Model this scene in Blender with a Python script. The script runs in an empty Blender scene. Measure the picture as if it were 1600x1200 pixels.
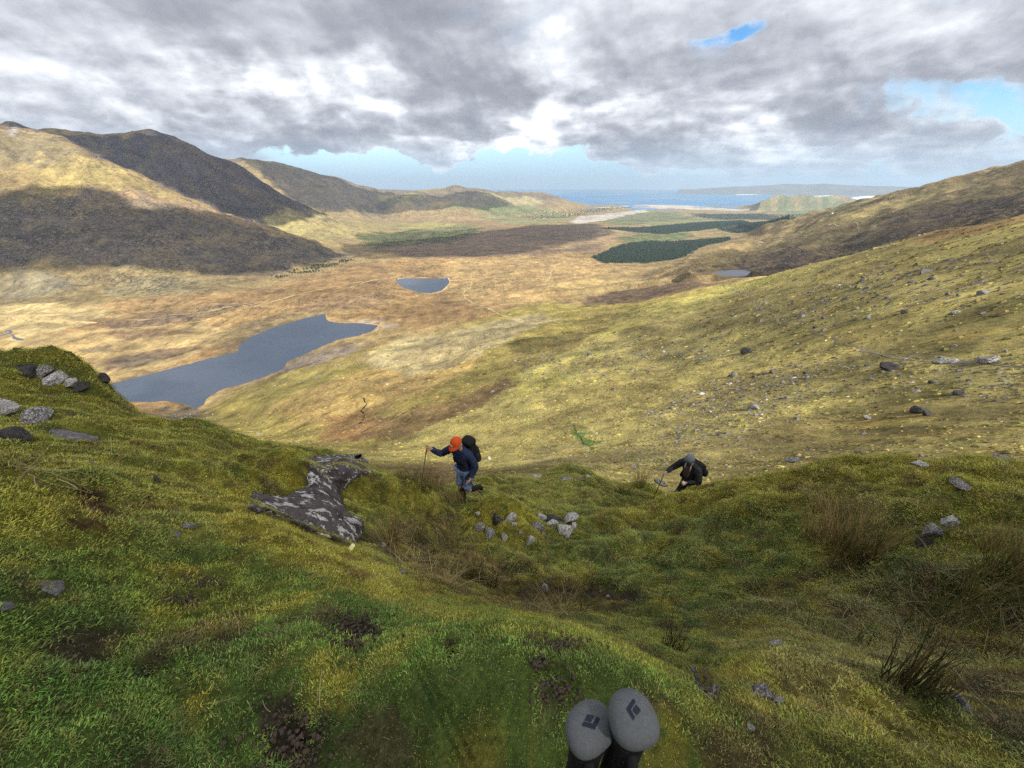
import bpy, bmesh, math, random
import numpy as np
from mathutils import Vector, Matrix

random.seed(7)
RNG = np.random.default_rng(11)
scene = bpy.context.scene
COL = scene.collection

# ------------------------------------------------------------------ camera
EYE = 1.5                                # eye height above the turf at the photographer's feet
PITCH = math.radians(27.5)               # camera looks down into the valley
FPX = 601.0                              # ultra-wide lens
cam_d = bpy.data.cameras.new('camera')
cam_d.sensor_width = 36.0
cam_d.sensor_fit = 'HORIZONTAL'
cam_d.lens = 36.0 * FPX / 1600.0
cam_d.clip_start = 0.02
cam_d.clip_end = 200000.0
cam = bpy.data.objects.new('camera', cam_d)
COL.objects.link(cam)
cam.location = (0, 0, EYE)
cam.rotation_euler = (math.pi / 2 - PITCH, 0, 0)
scene.camera = cam

# ------------------------------------------------------------------ light
SUN_AZ = math.radians(142)               # clockwise from the view direction (+Y): behind, to the right
SUN_EL = math.radians(42)
TO_SUN = np.array([math.sin(SUN_AZ) * math.cos(SUN_EL), math.cos(SUN_AZ) * math.cos(SUN_EL), math.sin(SUN_EL)])
sun_d = bpy.data.lights.new('sun', 'SUN')
sun_d.energy = 4.7
sun_d.angle = math.radians(0.6)
sun_d.color = (1.0, 0.94, 0.84)
sun = bpy.data.objects.new('sun', sun_d)
COL.objects.link(sun)
sun.rotation_euler = Vector(TO_SUN).to_track_quat('Z', 'Y').to_euler()
sun.location = (0, 0, 60)

vs = scene.view_settings
vs.view_transform = 'Standard'
vs.look = 'None'
vs.exposure = 0.92
vs.gamma = 1.0
vs.use_curve_mapping = False
scene.cycles.use_denoising = False
scene.cycles.max_bounces = 5
scene.cycles.diffuse_bounces = 3
scene.cycles.glossy_bounces = 2
scene.cycles.transparent_max_bounces = 8
scene.cycles.volume_bounces = 0

SP, CP = math.sin(PITCH), math.cos(PITCH)


def ray(px, py):
    """azimuth and tangent of elevation of a direction given in photograph pixels (for surveying the place)"""
    u = (px - 800) / FPX
    v = (600 - py) / FPX
    dx, dy, dz = u, CP + v * SP, -SP + v * CP
    return math.atan2(dx, dy), dz / math.hypot(dx, dy)


def dirvec(px, py):
    a, e = ray(px, py)
    v = np.array([math.sin(a), math.cos(a), e])
    return v / np.linalg.norm(v)


# ------------------------------------------------------------------ small node helper
class NT:
    def __init__(self, tree):
        self.t = tree
        self.n = tree.nodes
        self.l = tree.links

    def node(self, typ, **kw):
        nd = self.n.new(typ)
        for k, v in kw.items():
            setattr(nd, k, v)
        return nd

    def put(self, sock, val):
        if isinstance(val, bpy.types.NodeSocket):
            self.l.new(val, sock)
        elif val is not None:
            sock.default_value = val

    def math(self, op, a, b=None, c=None, clamp=False):
        nd = self.node('ShaderNodeMath', operation=op)
        nd.use_clamp = clamp
        self.put(nd.inputs[0], a)
        if b is not None:
            self.put(nd.inputs[1], b)
        if c is not None:
            self.put(nd.inputs[2], c)
        return nd.outputs[0]

    def vmath(self, op, a, b=None, out=0):
        nd = self.node('ShaderNodeVectorMath', operation=op)
        self.put(nd.inputs[0], a)
        if b is not None:
            self.put(nd.inputs['Scale'] if op == 'SCALE' else nd.inputs[1], b)
        return nd.outputs[out]

    def noise(self, vec, scale, detail=4.0, rough=0.55, dist=0.0, out='Fac', dim='3D', lac=2.0):
        nd = self.node('ShaderNodeTexNoise', noise_dimensions=dim)
        self.put(nd.inputs['Vector'], vec)
        nd.inputs['Scale'].default_value = scale
        nd.inputs['Detail'].default_value = detail
        nd.inputs['Roughness'].default_value = rough
        nd.inputs['Lacunarity'].default_value = lac
        nd.inputs['Distortion'].default_value = dist
        return nd.outputs[out]

    def maprange(self, v, a, b, c=0.0, d=1.0, kind='LINEAR'):
        nd = self.node('ShaderNodeMapRange', interpolation_type=kind)
        self.put(nd.inputs[0], v)
        for i, x in enumerate((a, b, c, d)):
            self.put(nd.inputs[1 + i], x)
        return nd.outputs[0]

    def mix(self, fac, a, b, blend='MIX', clamp=False):
        nd = self.node('ShaderNodeMix', data_type='RGBA', blend_type=blend)
        nd.clamp_result = clamp
        self.put(nd.inputs[0], fac)
        self.put(nd.inputs[6], rgba(a))
        self.put(nd.inputs[7], rgba(b))
        return nd.outputs[2]

    def ramp(self, fac, stops):
        nd = self.node('ShaderNodeValToRGB')
        el = nd.color_ramp.elements
        while len(el) < len(stops):
            el.new(0.5)
        for e, (p, c) in zip(el, stops):
            e.position = p
            e.color = rgba(c)
        self.put(nd.inputs[0], fac)
        return nd.outputs[0]

    def attr(self, name, kind='GEOMETRY', out='Color'):
        nd = self.node('ShaderNodeAttribute', attribute_name=name, attribute_type=kind)
        return nd.outputs[out]


def rgba(c):
    if isinstance(c, (tuple, list)):
        return (c[0], c[1], c[2], 1.0) if len(c) == 3 else tuple(c)
    return c


def new_mat(name):
    m = bpy.data.materials.new(name)
    m.use_nodes = True
    m.node_tree.nodes.clear()
    t = NT(m.node_tree)
    out = t.node('ShaderNodeOutputMaterial')
    b = t.node('ShaderNodeBsdfPrincipled')
    t.l.new(b.outputs[0], out.inputs['Surface'])
    b.inputs['Roughness'].default_value = 0.85
    b.inputs['Specular IOR Level'].default_value = 0.25
    return m, t, b, out


# ------------------------------------------------------------------ sky
def build_world():
    w = bpy.data.worlds.new('World')
    scene.world = w
    w.use_nodes = True
    w.node_tree.nodes.clear()
    t = NT(w.node_tree)
    out = t.node('ShaderNodeOutputWorld')
    sky = t.node('ShaderNodeTexSky', sky_type='NISHITA')
    sky.sun_disc = False
    sky.sun_elevation = SUN_EL
    sky.sun_rotation = SUN_AZ
    sky.altitude = 500
    sky.air_density = 1.0
    sky.dust_density = 0.6
    sky.ozone_density = 1.5
    hs = t.node('ShaderNodeHueSaturation')
    hs.inputs['Saturation'].default_value = 1.4
    hs.inputs['Value'].default_value = 1.0
    t.l.new(sky.outputs[0], hs.inputs['Color'])
    bg_sky = t.node('ShaderNodeBackground')
    bg_sky.inputs[1].default_value = 0.105

    d = t.node('ShaderNodeTexCoord').outputs['Generated']
    sep = t.node('ShaderNodeSeparateXYZ')
    t.l.new(d, sep.inputs[0])
    z = t.math('MAXIMUM', sep.outputs[2], 0.0)
    # moist air low over the sea: clear pale blue, not yellow
    low = t.maprange(z, 0.0, 0.12, 0.85, 0.0, 'SMOOTHSTEP')
    t.put(bg_sky.inputs[0], t.mix(low, hs.outputs[0], t.mix(t.maprange(z, 0.0, 0.06, 0.0, 1.0), (2.2, 3.6, 5.0), (1.3, 3.0, 5.4))))

    # cloud in storeys: each a plane overhead at its own height, softened toward the horizon
    inv = t.math('DIVIDE', 1.0, t.math('ADD', z, 0.12))
    comb = t.node('ShaderNodeCombineXYZ')
    t.put(comb.inputs[0], t.math('MULTIPLY', sep.outputs[0], inv))
    t.put(comb.inputs[1], t.math('MULTIPLY', sep.outputs[1], inv))
    comb.inputs[2].default_value = 0.0
    mp = t.node('ShaderNodeMapping')
    mp.inputs['Rotation'].default_value = (0, 0, math.radians(38))
    mp.inputs['Scale'].default_value = (0.9, 1.25, 1.0)
    t.l.new(comb.outputs[0], mp.inputs[0])
    P = mp.outputs[0]
    # heaps seen from the side: noise on the direction itself
    mq = t.node('ShaderNodeMapping')
    mq.inputs['Scale'].default_value = (1.0, 1.0, 1.7)
    t.l.new(d, mq.inputs[0])
    Q = mq.outputs[0]
    warp = t.vmath('SUBTRACT', t.noise(Q, 6.0, 6, 0.55, out='Color'), (0.5, 0.5, 0.5))
    dw = t.vmath('NORMALIZE', t.vmath('ADD', d, t.vmath('SCALE', warp, 0.22)))
    Qw = t.vmath('ADD', Q, t.vmath('SCALE', warp, 0.10))
    heap = t.noise(Qw, 8.0, 8, 0.52, 0.2)
    heap_up = t.noise(t.vmath('ADD', Qw, (0.02, -0.004, 0.045)), 8.0, 8, 0.52, 0.2)
    pw = t.vmath('SCALE', t.vmath('SUBTRACT', t.noise(P, 2.2, 5, 0.55, out='Color'), (0.5, 0.5, 0.5)), 0.22)

    def storey(h, dz, detail):
        q = t.vmath('ADD', t.vmath('ADD', t.vmath('SCALE', P, h), pw), (0.0, 0.0, 4.3 + dz))
        return t.noise(q, 0.85, detail, 0.5, 0.15)
    n0, n1, n2, n3 = storey(1.0, 0.0, 10), storey(1.13, 0.05, 9), storey(1.28, 0.11, 9), storey(1.5, 0.2, 8)
    deck = n0

    def blob(px, py, rx, sharp=0.0):
        c = dirvec(px, py)
        dt = t.vmath('DOT_PRODUCT', dw, tuple(float(x) for x in c), out='Value')
        return t.maprange(dt, math.cos(rx), 1.0, 0.0, 1.0, 'SMOOTHSTEP')

    # ---- coverage
    cov = t.math('ADD', t.math('MULTIPLY', deck, 0.55), t.math('MULTIPLY', heap, 0.45))
    cov = t.math('ADD', cov, 0.32)

    def add(v, b, k):
        return t.math('MULTIPLY_ADD', b, k, v)
    for (px, py, r, k) in SKY_HOLES:
        cov = add(cov, blob(px, py, math.radians(r)), -k)
    # clear slot above the sea horizon, cloud base just over it
    az = t.math('ARCTAN2', sep.outputs[0], sep.outputs[1])
    wz = t.vmath('DOT_PRODUCT', dw, (0, 0, 1), out='Value')
    base_el = t.maprange(az, -0.05, 0.5, 0.057, 0.024, 'SMOOTHSTEP')
    slot = t.maprange(t.math('SUBTRACT', wz, base_el), -0.012, 0.008, 1.0, 0.0, 'SMOOTHSTEP')
    slot_k = t.maprange(az, 0.0, 0.45, 0.78, 0.40, 'SMOOTHSTEP')
    slot_k = t.math('MULTIPLY', slot_k, t.maprange(az, -0.55, -0.42, 0.3, 1.0))
    cov = t.math('SUBTRACT', cov, t.math('MULTIPLY', slot, slot_k))
    mb = t.node('ShaderNodeMapping')
    mb.inputs['Scale'].default_value = (1.0, 1.0, 5.5)
    t.l.new(d, mb.inputs[0])
    bands = t.noise(t.vmath('ADD', mb.outputs[0], t.vmath('SCALE', warp, 0.25)), 5.5, 8, 0.56, 0.2)
    inb = t.math('MULTIPLY', t.maprange(az, 0.0, 0.35, 0.0, 1.0, 'SMOOTHSTEP'), t.maprange(z, 0.10, 0.16, 1.0, 0.0, 'SMOOTHSTEP'))
    bcov = t.math('MULTIPLY', t.maprange(bands, 0.44, 0.60, 0.0, 0.95, 'SMOOTHSTEP'), inb)
    cov = t.math('MAXIMUM', cov, t.math('MULTIPLY', bcov, t.maprange(z, 0.0, 0.03, 0.25, 0.62)))
    alpha = t.maprange(cov, 0.24, 0.74, 0.0, 1.0, 'SMOOTHSTEP')

    # ---- brightness of the cloud: dark level bases below, brighter storeys showing above and between them
    tone = 0.0
    for (px, py, r, k) in SKY_TONES:
        bl = t.math('MULTIPLY', blob(px, py, math.radians(r)), k)
        tone = bl if tone == 0.0 else t.math('ADD', tone, bl)
    Qs = t.vmath('ADD', Q, t.vmath('SCALE', warp, 0.05))
    hb = t.noise(Qs, 17.0, 7, 0.5, 0.1)
    hb_up = t.noise(t.vmath('ADD', Qs, (0.008, -0.002, 0.02)), 17.0, 7, 0.5, 0.1)
    low_k = t.maprange(z, 0.03, 0.26, 1.5, 0.55)
    lit = t.math('MULTIPLY', t.math('ADD', t.math('MULTIPLY', t.math('SUBTRACT', heap, heap_up), 0.8), t.math('MULTIPLY', t.math('SUBTRACT', hb, hb_up), 1.1)), low_k)
    th = t.math('MULTIPLY', tone, 0.30)                    # where the tone is light, the low storeys are thinner
    br = t.math('ADD', 0.86, lit)
    for nk, thr, wd, val in ((n2, 0.42, 0.11, 0.68), (n1, 0.46, 0.09, 0.53), (n0, 0.51, 0.12, 0.36)):
        k = t.maprange(t.math('SUBTRACT', nk, th), thr - wd, thr + wd, 0.0, 1.0, 'SMOOTHSTEP')
        v = t.math('ADD', t.math('ADD', val, t.math('MULTIPLY', lit, 0.7)), t.math('MULTIPLY', t.math('SUBTRACT', n3, 0.5), 0.45))
        mxf = t.node('ShaderNodeMix', data_type='FLOAT')
        t.put(mxf.inputs[0], k)
        t.put(mxf.inputs[2], br)
        t.put(mxf.inputs[3], v)
        br = mxf.outputs[0]
    br = t.math('ADD', br, t.math('MULTIPLY', tone, 0.55))
    edge = t.maprange(cov, 0.45, 0.72, 0.20, 0.0, 'SMOOTHSTEP')
    br = t.math('ADD', br, edge)
    br = t.maprange(br, -0.05, 1.05, 0.0, 1.0, 'SMOOTHSTEP')
    ccol = t.ramp(br, [(0.0, (0.22, 0.235, 0.28)), (0.25, (0.31, 0.325, 0.37)), (0.5, (0.44, 0.46, 0.51)), (0.75, (0.63, 0.655, 0.70)), (1.0, (0.93, 0.935, 0.95))])
    far = t.maprange(z, 0.0, 0.11, 0.60, 0.0, 'SMOOTHSTEP')
    ccol = t.mix(far, ccol, (0.44, 0.56, 0.70))
    bg_c = t.node('ShaderNodeBackground')
    t.put(bg_c.inputs[0], ccol)
    bg_c.inputs[1].default_value = 0.75
    mx = t.node('ShaderNodeMixShader')
    t.put(mx.inputs[0], alpha)
    t.l.new(bg_sky.outputs[0], mx.inputs[1])
    t.l.new(bg_c.outputs[0], mx.inputs[2])
    t.l.new(mx.outputs[0], out.inputs['Surface'])
    w.cycles.sampling_method = 'MANUAL'
    w.cycles.sample_map_resolution = 512


# photograph-pixel direction, radius in degrees, amount
SKY_HOLES = [(1150, 46, 2.0, 0.40), (1128, 58, 1.9, 0.30), (1105, 85, 2.6, 0.14), (1430, 160, 2.4, 0.22), (1475, 166, 2.5, 0.22), (1525, 170, 2.4, 0.20), (1590, 180, 2.8, 0.40), (1380, 168, 2.6, 0.16), (1330, 186, 2.6, 0.12), (1560, 160, 2.2, 0.2)]
SKY_TONES = [(690, 60, 13, -0.22), (600, 30, 9, -0.05), (780, 25, 9, -0.06), (160, 10, 12, -0.12), (480, 240, 7, -0.16), (560, 225, 6, -0.08), (380, 225, 6, -0.1),
             (590, 135, 5.5, 0.30), (440, 95, 6, 0.20), (520, 60, 5, 0.05), (820, 215, 6, 0.26), (705, 245, 3.0, 0.30), (60, 140, 13, 0.18), (870, 110, 6, 0.24), (650, 225, 5, 0.12),
             (1500, 50, 14, -0.10), (1080, 170, 9, -0.10), (960, 262, 5, -0.2), (860, 245, 5, -0.14), (900, 180, 6, 0.06), (300, 170, 10, 0.06), (1180, 200, 6, 0.08), (1280, 250, 6, -0.06), (1030, 60, 6, 0.1)]
build_world()

# ------------------------------------------------------------------ numeric helpers
def perlin(x, y, seed):
    xi = np.floor(x).astype(np.int64)
    yi = np.floor(y).astype(np.int64)
    xf, yf = x - xi, y - yi

    def grad(ix, iy, fx, fy):
        h = (ix * 374761393 + iy * 668265263 + seed * 1442695041) & 0xFFFFFFFF
        h = ((h ^ (h >> 13)) * 1274126177) & 0xFFFFFFFF
        h = h ^ (h >> 16)
        a = (h & 0xFFFF) * (2 * math.pi / 65536.0)
        return np.cos(a) * fx + np.sin(a) * fy
    u = xf * xf * xf * (xf * (xf * 6 - 15) + 10)
    v = yf * yf * yf * (yf * (yf * 6 - 15) + 10)
    n00 = grad(xi, yi, xf, yf)
    n10 = grad(xi + 1, yi, xf - 1, yf)
    n01 = grad(xi, yi + 1, xf, yf - 1)
    n11 = grad(xi + 1, yi + 1, xf - 1, yf - 1)
    return ((n00 * (1 - u) + n10 * u) * (1 - v) + (n01 * (1 - u) + n11 * u) * v) * 1.5


def fbm(x, y, seed, octaves=4, gain=0.5):
    s = np.zeros_like(x)
    a = 1.0
    for i in range(octaves):
        s += a * perlin(x * 2 ** i + 17.3 * i, y * 2 ** i - 9.1 * i, seed + i)
        a *= gain
    return s


def sstep(a, b, x):
    t = np.clip((x - a) / (b - a), 0, 1)
    return t * t * (3 - 2 * t)


def pchip(xk, yk, x):
    """monotone cubic through (xk, yk) along axis 0; yk may be (K, n)"""
    xk = np.asarray(xk, float)
    yk = np.asarray(yk, float)
    one = yk.ndim == 1
    if one:
        yk = yk[:, None]
    h = np.diff(xk)[:, None]
    dl = np.diff(yk, axis=0) / h
    m = np.zeros_like(yk)
    same = dl[:-1] * dl[1:] > 0
    w1, w2 = 2 * h[1:] + h[:-1], h[1:] + 2 * h[:-1]
    with np.errstate(divide='ignore', invalid='ignore'):
        hm = (w1 + w2) / (w1 / dl[:-1] + w2 / dl[1:])
    m[1:-1] = np.where(same, hm, 0.0)
    m[0], m[-1] = dl[0], dl[-1]
    x = np.clip(np.asarray(x, float), xk[0], xk[-1])
    i = np.clip(np.searchsorted(xk, x, side='right') - 1, 0, len(xk) - 2)
    hh = h[i, 0]
    t = ((x - xk[i]) / hh)[:, None]
    hh = hh[:, None]
    r = (2 * t ** 3 - 3 * t ** 2 + 1) * yk[i] + (t ** 3 - 2 * t ** 2 + t) * hh * m[i] + (-2 * t ** 3 + 3 * t ** 2) * yk[i + 1] + (t ** 3 - t ** 2) * hh * m[i + 1]
    return r[:, 0] if one else r


def poly_sd(px, py, poly):
    """signed distance to a polygon, negative inside"""
    poly = np.asarray(poly, float)
    d2 = np.full(px.shape, 1e30)
    ins = np.zeros(px.shape, bool)
    n = len(poly)
    for i in range(n):
        ax, ay = poly[i]
        bx, by = poly[(i + 1) % n]
        ex, ey = bx - ax, by - ay
        wx, wy = px - ax, py - ay
        t = np.clip((wx * ex + wy * ey) / (ex * ex + ey * ey + 1e-12), 0, 1)
        d2 = np.minimum(d2, (wx - t * ex) ** 2 + (wy - t * ey) ** 2)
        c = (ay > py) != (by > py)
        with np.errstate(divide='ignore', invalid='ignore'):
            xi = (bx - ax) * (py - ay) / (by - ay) + ax
        ins ^= c & (px < xi)
    d = np.sqrt(d2)
    return np.where(ins, -d, d)


# ------------------------------------------------------------------ the lie of the land
# Survey lines ordered from near to far.  Each station is (px, py, distance in metres) or
# (px, py, 'z', height relative to the eye): a bearing, and how far off / how low the ground is there.
SEA = -440.0
NEAR_LINES = [
    # brow of the knoll the photographer stands on
    [(-900, 800, 2.4), (-300, 800, 2.6), (0, 800, 2.8), (200, 800, 3.2), (390, 795, 3.3), (480, 830, 3.0), (560, 862, 2.75), (640, 905, 2.35),
     (700, 932, 2.05), (800, 962, 1.8), (900, 985, 1.65), (1000, 1020, 1.55), (1100, 1060, 1.5), (1160, 1045, 1.7), (1220, 1026, 1.9),
     (1300, 1050, 1.9), (1400, 1090, 1.8), (1500, 1150, 1.72), (1580, 1200, 1.65), (1750, 1320, 1.5), (2300, 1500, 1.3)],
    # gully floor behind it
    [(-900, 735, 4.0), (-300, 735, 4.2), (0, 735, 4.4), (200, 750, 4.5), (330, 770, 4.3), (400, 792, 4.1), (480, 825, 4.0), (560, 850, 3.9), (640, 870, 3.9),
     (740, 905, 3.5), (800, 925, 3.4), (900, 930, 3.5), (1000, 935, 3.6), (1150, 950, 3.8), (1300, 960, 4.0), (1450, 990, 4.1), (1550, 1020, 4.1), (1700, 1040, 4.0), (2300, 1080, 3.8)],
    # half way up the far bank
    [(-900, 690, 5.4), (0, 700, 5.6), (200, 715, 5.6), (330, 735, 5.4), (400, 760, 5.1), (480, 775, 4.9), (560, 800, 4.9), (640, 820, 4.9), (700, 835, 5.0),
     (780, 830, 5.0), (860, 845, 4.8), (930, 850, 4.9), (1000, 845, 5.2), (1100, 840, 5.4), (1200, 840, 5.6), (1300, 835, 5.8), (1450, 840, 5.8), (1600, 855, 5.8), (2300, 880, 5.6)],
    # top of the far bank
    [(-900, 640, 6.8), (0, 645, 7.0), (200, 670, 6.6), (330, 705, 6.3), (400, 725, 6.1), (480, 722, 6.0), (560, 752, 6.0), (640, 768, 6.1), (700, 785, 6.1), (735, 790, 6.1),
     (780, 786, 6.0), (830, 800, 5.9), (880, 806, 5.8), (930, 800, 6.1), (980, 785, 6.6), (1030, 766, 6.9), (1070, 755, 7.0), (1110, 749, 7.2), (1200, 737, 7.5),
     (1300, 717, 7.9), (1380, 713, 8.1), (1480, 715, 8.2), (1600, 719, 8.4), (1800, 722, 8.5), (2300, 730, 8.5)],
    # dip behind the bank
    [(-900, 600, 8.6), (0, 610, 8.4), (200, 655, 7.6), (330, 685, 7.1), (400, 705, 7.0), (480, 712, 7.0), (560, 735, 6.9), (640, 757, 6.8), (700, 772, 6.9), (780, 775, 7.0),
     (830, 778, 7.0), (900, 778, 7.1), (980, 790, 7.6), (1030, 815, 7.9), (1070, 830, 7.9), (1110, 810, 8.1), (1200, 770, 8.5), (1300, 742, 8.9), (1480, 735, 9.2), (1800, 740, 9.5), (2300, 745, 9.5)],
    # lip, beyond which the ground falls away
    [(-900, 545, 10.4), (-300, 550, 10.2), (0, 566, 10.0), (80, 588, 9.7), (170, 615, 9.2), (200, 630, 8.9), (260, 644, 8.6), (300, 657, 8.4), (400, 680, 8.2), (480, 697, 8.1),
     (560, 716, 8.0), (620, 738, 7.9), (680, 752, 8.2), (740, 748, 9.0), (800, 744, 10.0), (850, 738, 10.5), (900, 732, 11.0), (960, 738, 11.0), (1010, 744, 10.5), (1070, 775, 10.0),
     (1110, 765, 10.5), (1200, 748, 11.0), (1300, 728, 12.0), (1480, 724, 12.5), (1800, 730, 13.0), (2300, 735, 13.0)],
    # falling ground below the lip
    [(-900, 650, 15), (0, 690, 15), (200, 740, 14), (400, 790, 14), (600, 835, 14), (750, 830, 16), (900, 790, 20), (1000, 800, 18), (1100, 800, 18), (1300, 760, 20), (1600, 755, 20), (2300, 760, 20)],
]
FAR_LINES = [
    [(-900, 690, 26), (0, 740, 26), (200, 790, 25), (400, 830, 25), (600, 850, 25), (750, 830, 26), (900, 790, 28), (1000, 795, 28), (1100, 795, 28), (1300, 755, 30), (1600, 750, 30), (2300, 750, 30)],
    [(-900, 700, 420), (-400, 680, 450), (0, 640, 470), (180, 670, 380), (310, 690, 280), (450, 706, 150), (560, 728, 90), (700, 755, 60), (850, 742, 52), (1000, 748, 50), (1100, 760, 50),
     (1200, 742, 55), (1350, 728, 58), (1600, 728, 55), (2300, 730, 55)],
    [(-900, 640, 600), (-400, 600, 'z', -300), (0, 590, 'z', -301), (180, 606, 'z', -301), (310, 646, 'z', -299), (380, 645, 540), (450, 642, 430), (600, 640, 310), (750, 632, 250), (900, 622, 205),
     (1050, 612, 180), (1200, 602, 155), (1400, 592, 135), (1600, 592, 120), (2300, 610, 100)],
    [(-900, 560, 900), (-400, 540, 'z', -299), (0, 545, 'z', -299), (180, 592, 'z', -300.5), (300, 575, 'z', -300.5), (450, 535, 'z', -300.5), (530, 520, 'z', -300.5), (590, 511, 'z', -299), (650, 515, 'z', -288),
     (720, 520, 720), (800, 520, 610), (900, 515, 570), (1000, 490, 610), (1080, 467, 680), (1140, 449, 720), (1200, 432, 690), (1300, 406, 610), (1400, 384, 550), (1500, 360, 500), (1560, 346, 480),
     (1600, 338, 470), (1800, 290, 450), (2300, 200, 420)],
    [(-900, 480, 1200), (-400, 480, 'z', -296), (0, 500, 'z', -297), (200, 505, 'z', -298), (350, 500, 'z', -299), (510, 490, 'z', -300), (600, 470, 'z', -306), (660, 458, 'z', -322), (720, 460, 'z', -312), (800, 465, 'z', -290),
     (900, 460, 'z', -275), (1000, 450, 1150), (1100, 437, 'z', -207), (1145, 432, 'z', -205), (1190, 434, 'z', -185), (1250, 430, 950), (1400, 400, 850), (1600, 358, 760), (1800, 310, 740), (2300, 230, 700)],
    [(-900, 430, 1900), (-400, 460, 'z', -285), (0, 466, 'z', -287), (200, 460, 'z', -290), (350, 446, 'z', -300), (440, 432, 'z', -308), (560, 415, 'z', -318), (640, 434, 'z', -325), (700, 434, 'z', -325), (740, 430, 'z', -322),
     (800, 425, 'z', -318), (900, 420, 'z', -320), (1000, 412, 'z', -318), (1100, 414, 'z', -240), (1150, 420, 'z', -204), (1250, 402, 1500), (1400, 373, 1400), (1600, 325, 1300), (1800, 270, 1300), (2300, 180, 1250)],
    [(-900, 300, 2900), (-400, 330, 2600), (0, 340, 2350), (200, 350, 2200), (350, 388, 2100), (450, 405, 1950), (540, 402, 2150), (600, 392, 'z', -330), (700, 395, 'z', -335), (800, 395, 'z', -338), (930, 392, 'z', -340),
     (1030, 388, 'z', -338), (1120, 380, 'z', -305), (1200, 376, 'z', -262), (1300, 352, 2200), (1400, 335, 2100), (1600, 293, 2000), (1800, 235, 2000), (2300, 120, 1900)],
    [(-900, 100, 3600), (-400, 165, 3250), (0, 204, 3000), (95, 215, 2900), (150, 246, 2800), (250, 290, 2650), (300, 312, 2600), (350, 334, 2550), (420, 355, 2450), (480, 371, 2400), (560, 393, 2450),
     (620, 381, 'z', -340), (700, 378, 'z', -350), (800, 372, 'z', -360), (930, 370, 'z', -362), (1050, 364, 'z', -366), (1150, 358, 'z', -345), (1200, 351, 2950), (1280, 335, 2900), (1340, 319, 2850),
     (1400, 303, 2800), (1500, 281, 2700), (1600, 253, 2600), (1800, 180, 2600), (2300, 60, 2500)],
    [(-900, 180, 4100), (0, 228, 3600), (150, 282, 3400), (300, 336, 3200), (420, 366, 3000), (500, 368, 2950), (560, 376, 3000), (650, 364, 'z', -372), (800, 356, 'z', -384), (930, 354, 'z', -386), (1050, 350, 'z', -395),
     (1200, 351, 3600), (1280, 346, 3600), (1400, 330, 3500), (1600, 300, 3400), (1800, 250, 3400), (2300, 200, 3400)],
    [(-900, 170, 4800), (-400, 180, 4300), (-60, 205, 3950), (0, 199, 3900), (18, 197, 3900), (50, 203, 3900), (120, 212, 3900), (185, 214, 3900), (215, 209, 3900), (237, 207, 3900), (255, 211, 3900), (285, 222, 3900), (330, 243, 3880), (365, 257, 3850),
     (400, 280, 3800), (440, 305, 3720), (480, 325, 3680), (520, 342, 3650), (560, 352, 3700), (620, 353, 'z', -395), (700, 351, 'z', -404), (800, 347, 'z', -412), (930, 346, 'z', -414), (1050, 343, 'z', -420),
     (1200, 339, 'z', -424), (1280, 342, 4900), (1400, 340, 4900), (1600, 330, 4900), (2300, 320, 4900)],
    [(-900, 230, 5500), (0, 245, 5000), (237, 255, 4900), (365, 290, 4700), (420, 318, 4600), (480, 335, 4600), (540, 341, 4700), (600, 345, 'z', -412), (700, 346, 'z', -424), (800, 340, 'z', -432), (900, 339, 'z', -439), (950, 339, 'z', -440.5), (1050, 336, 'z', -436),
     (1150, 333, 'z', -437), (1200, 331, 'z', -436), (1330, 328, 'z', -437), (1400, 330, 6500), (1600, 325, 6500), (2300, 320, 6500)],
    [(-900, 235, 6400), (0, 245, 6200), (237, 250, 6200), (350, 253, 6200), (365, 251, 6200), (390, 249, 6200), (420, 255, 6200), (500, 275, 6300), (560, 290, 6500), (620, 299, 6800), (650, 298, 7000), (695, 296, 7300), (712, 292, 7300), (728, 296, 7300),
     (770, 298, 7600), (820, 301, 8000), (850, 303, 8400), (875, 308, 8600), (900, 317, 9000), (925, 321, 'z', -437), (1050, 323, 'z', -438), (1150, 322, 'z', -438), (1200, 313, 8200), (1225, 309, 8000), (1250, 306, 8000), (1270, 309, 8000), (1290, 308, 8000), (1330, 315, 8000),
     (1400, 322, 8000), (1600, 322, 8000), (2300, 320, 8000)],
]


def line_at(line, az, grown=0.0):
    """one survey line over the bearings; grown: pixels by which the turf and hummocks stand above the soil"""
    a, ld, z = [], [], []
    for s in line:
        g = grown * (16.0 if (s[0] < 290 or s[0] > 940) else 6.0)
        aa, e = ray(s[0], s[1] + g)
        if s[2] == 'z':
            zz = s[3]
            d = zz / e
        else:
            d = s[2]
            zz = d * e
        a.append(aa)
        ld.append(math.log(d))
        z.append(zz)
    a, ld, z = map(np.array, (a, ld, z))
    o = np.argsort(a)
    a, ld, z = a[o], ld[o], z[o]
    return pchip(a, ld, az), pchip(a, z, az)


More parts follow.
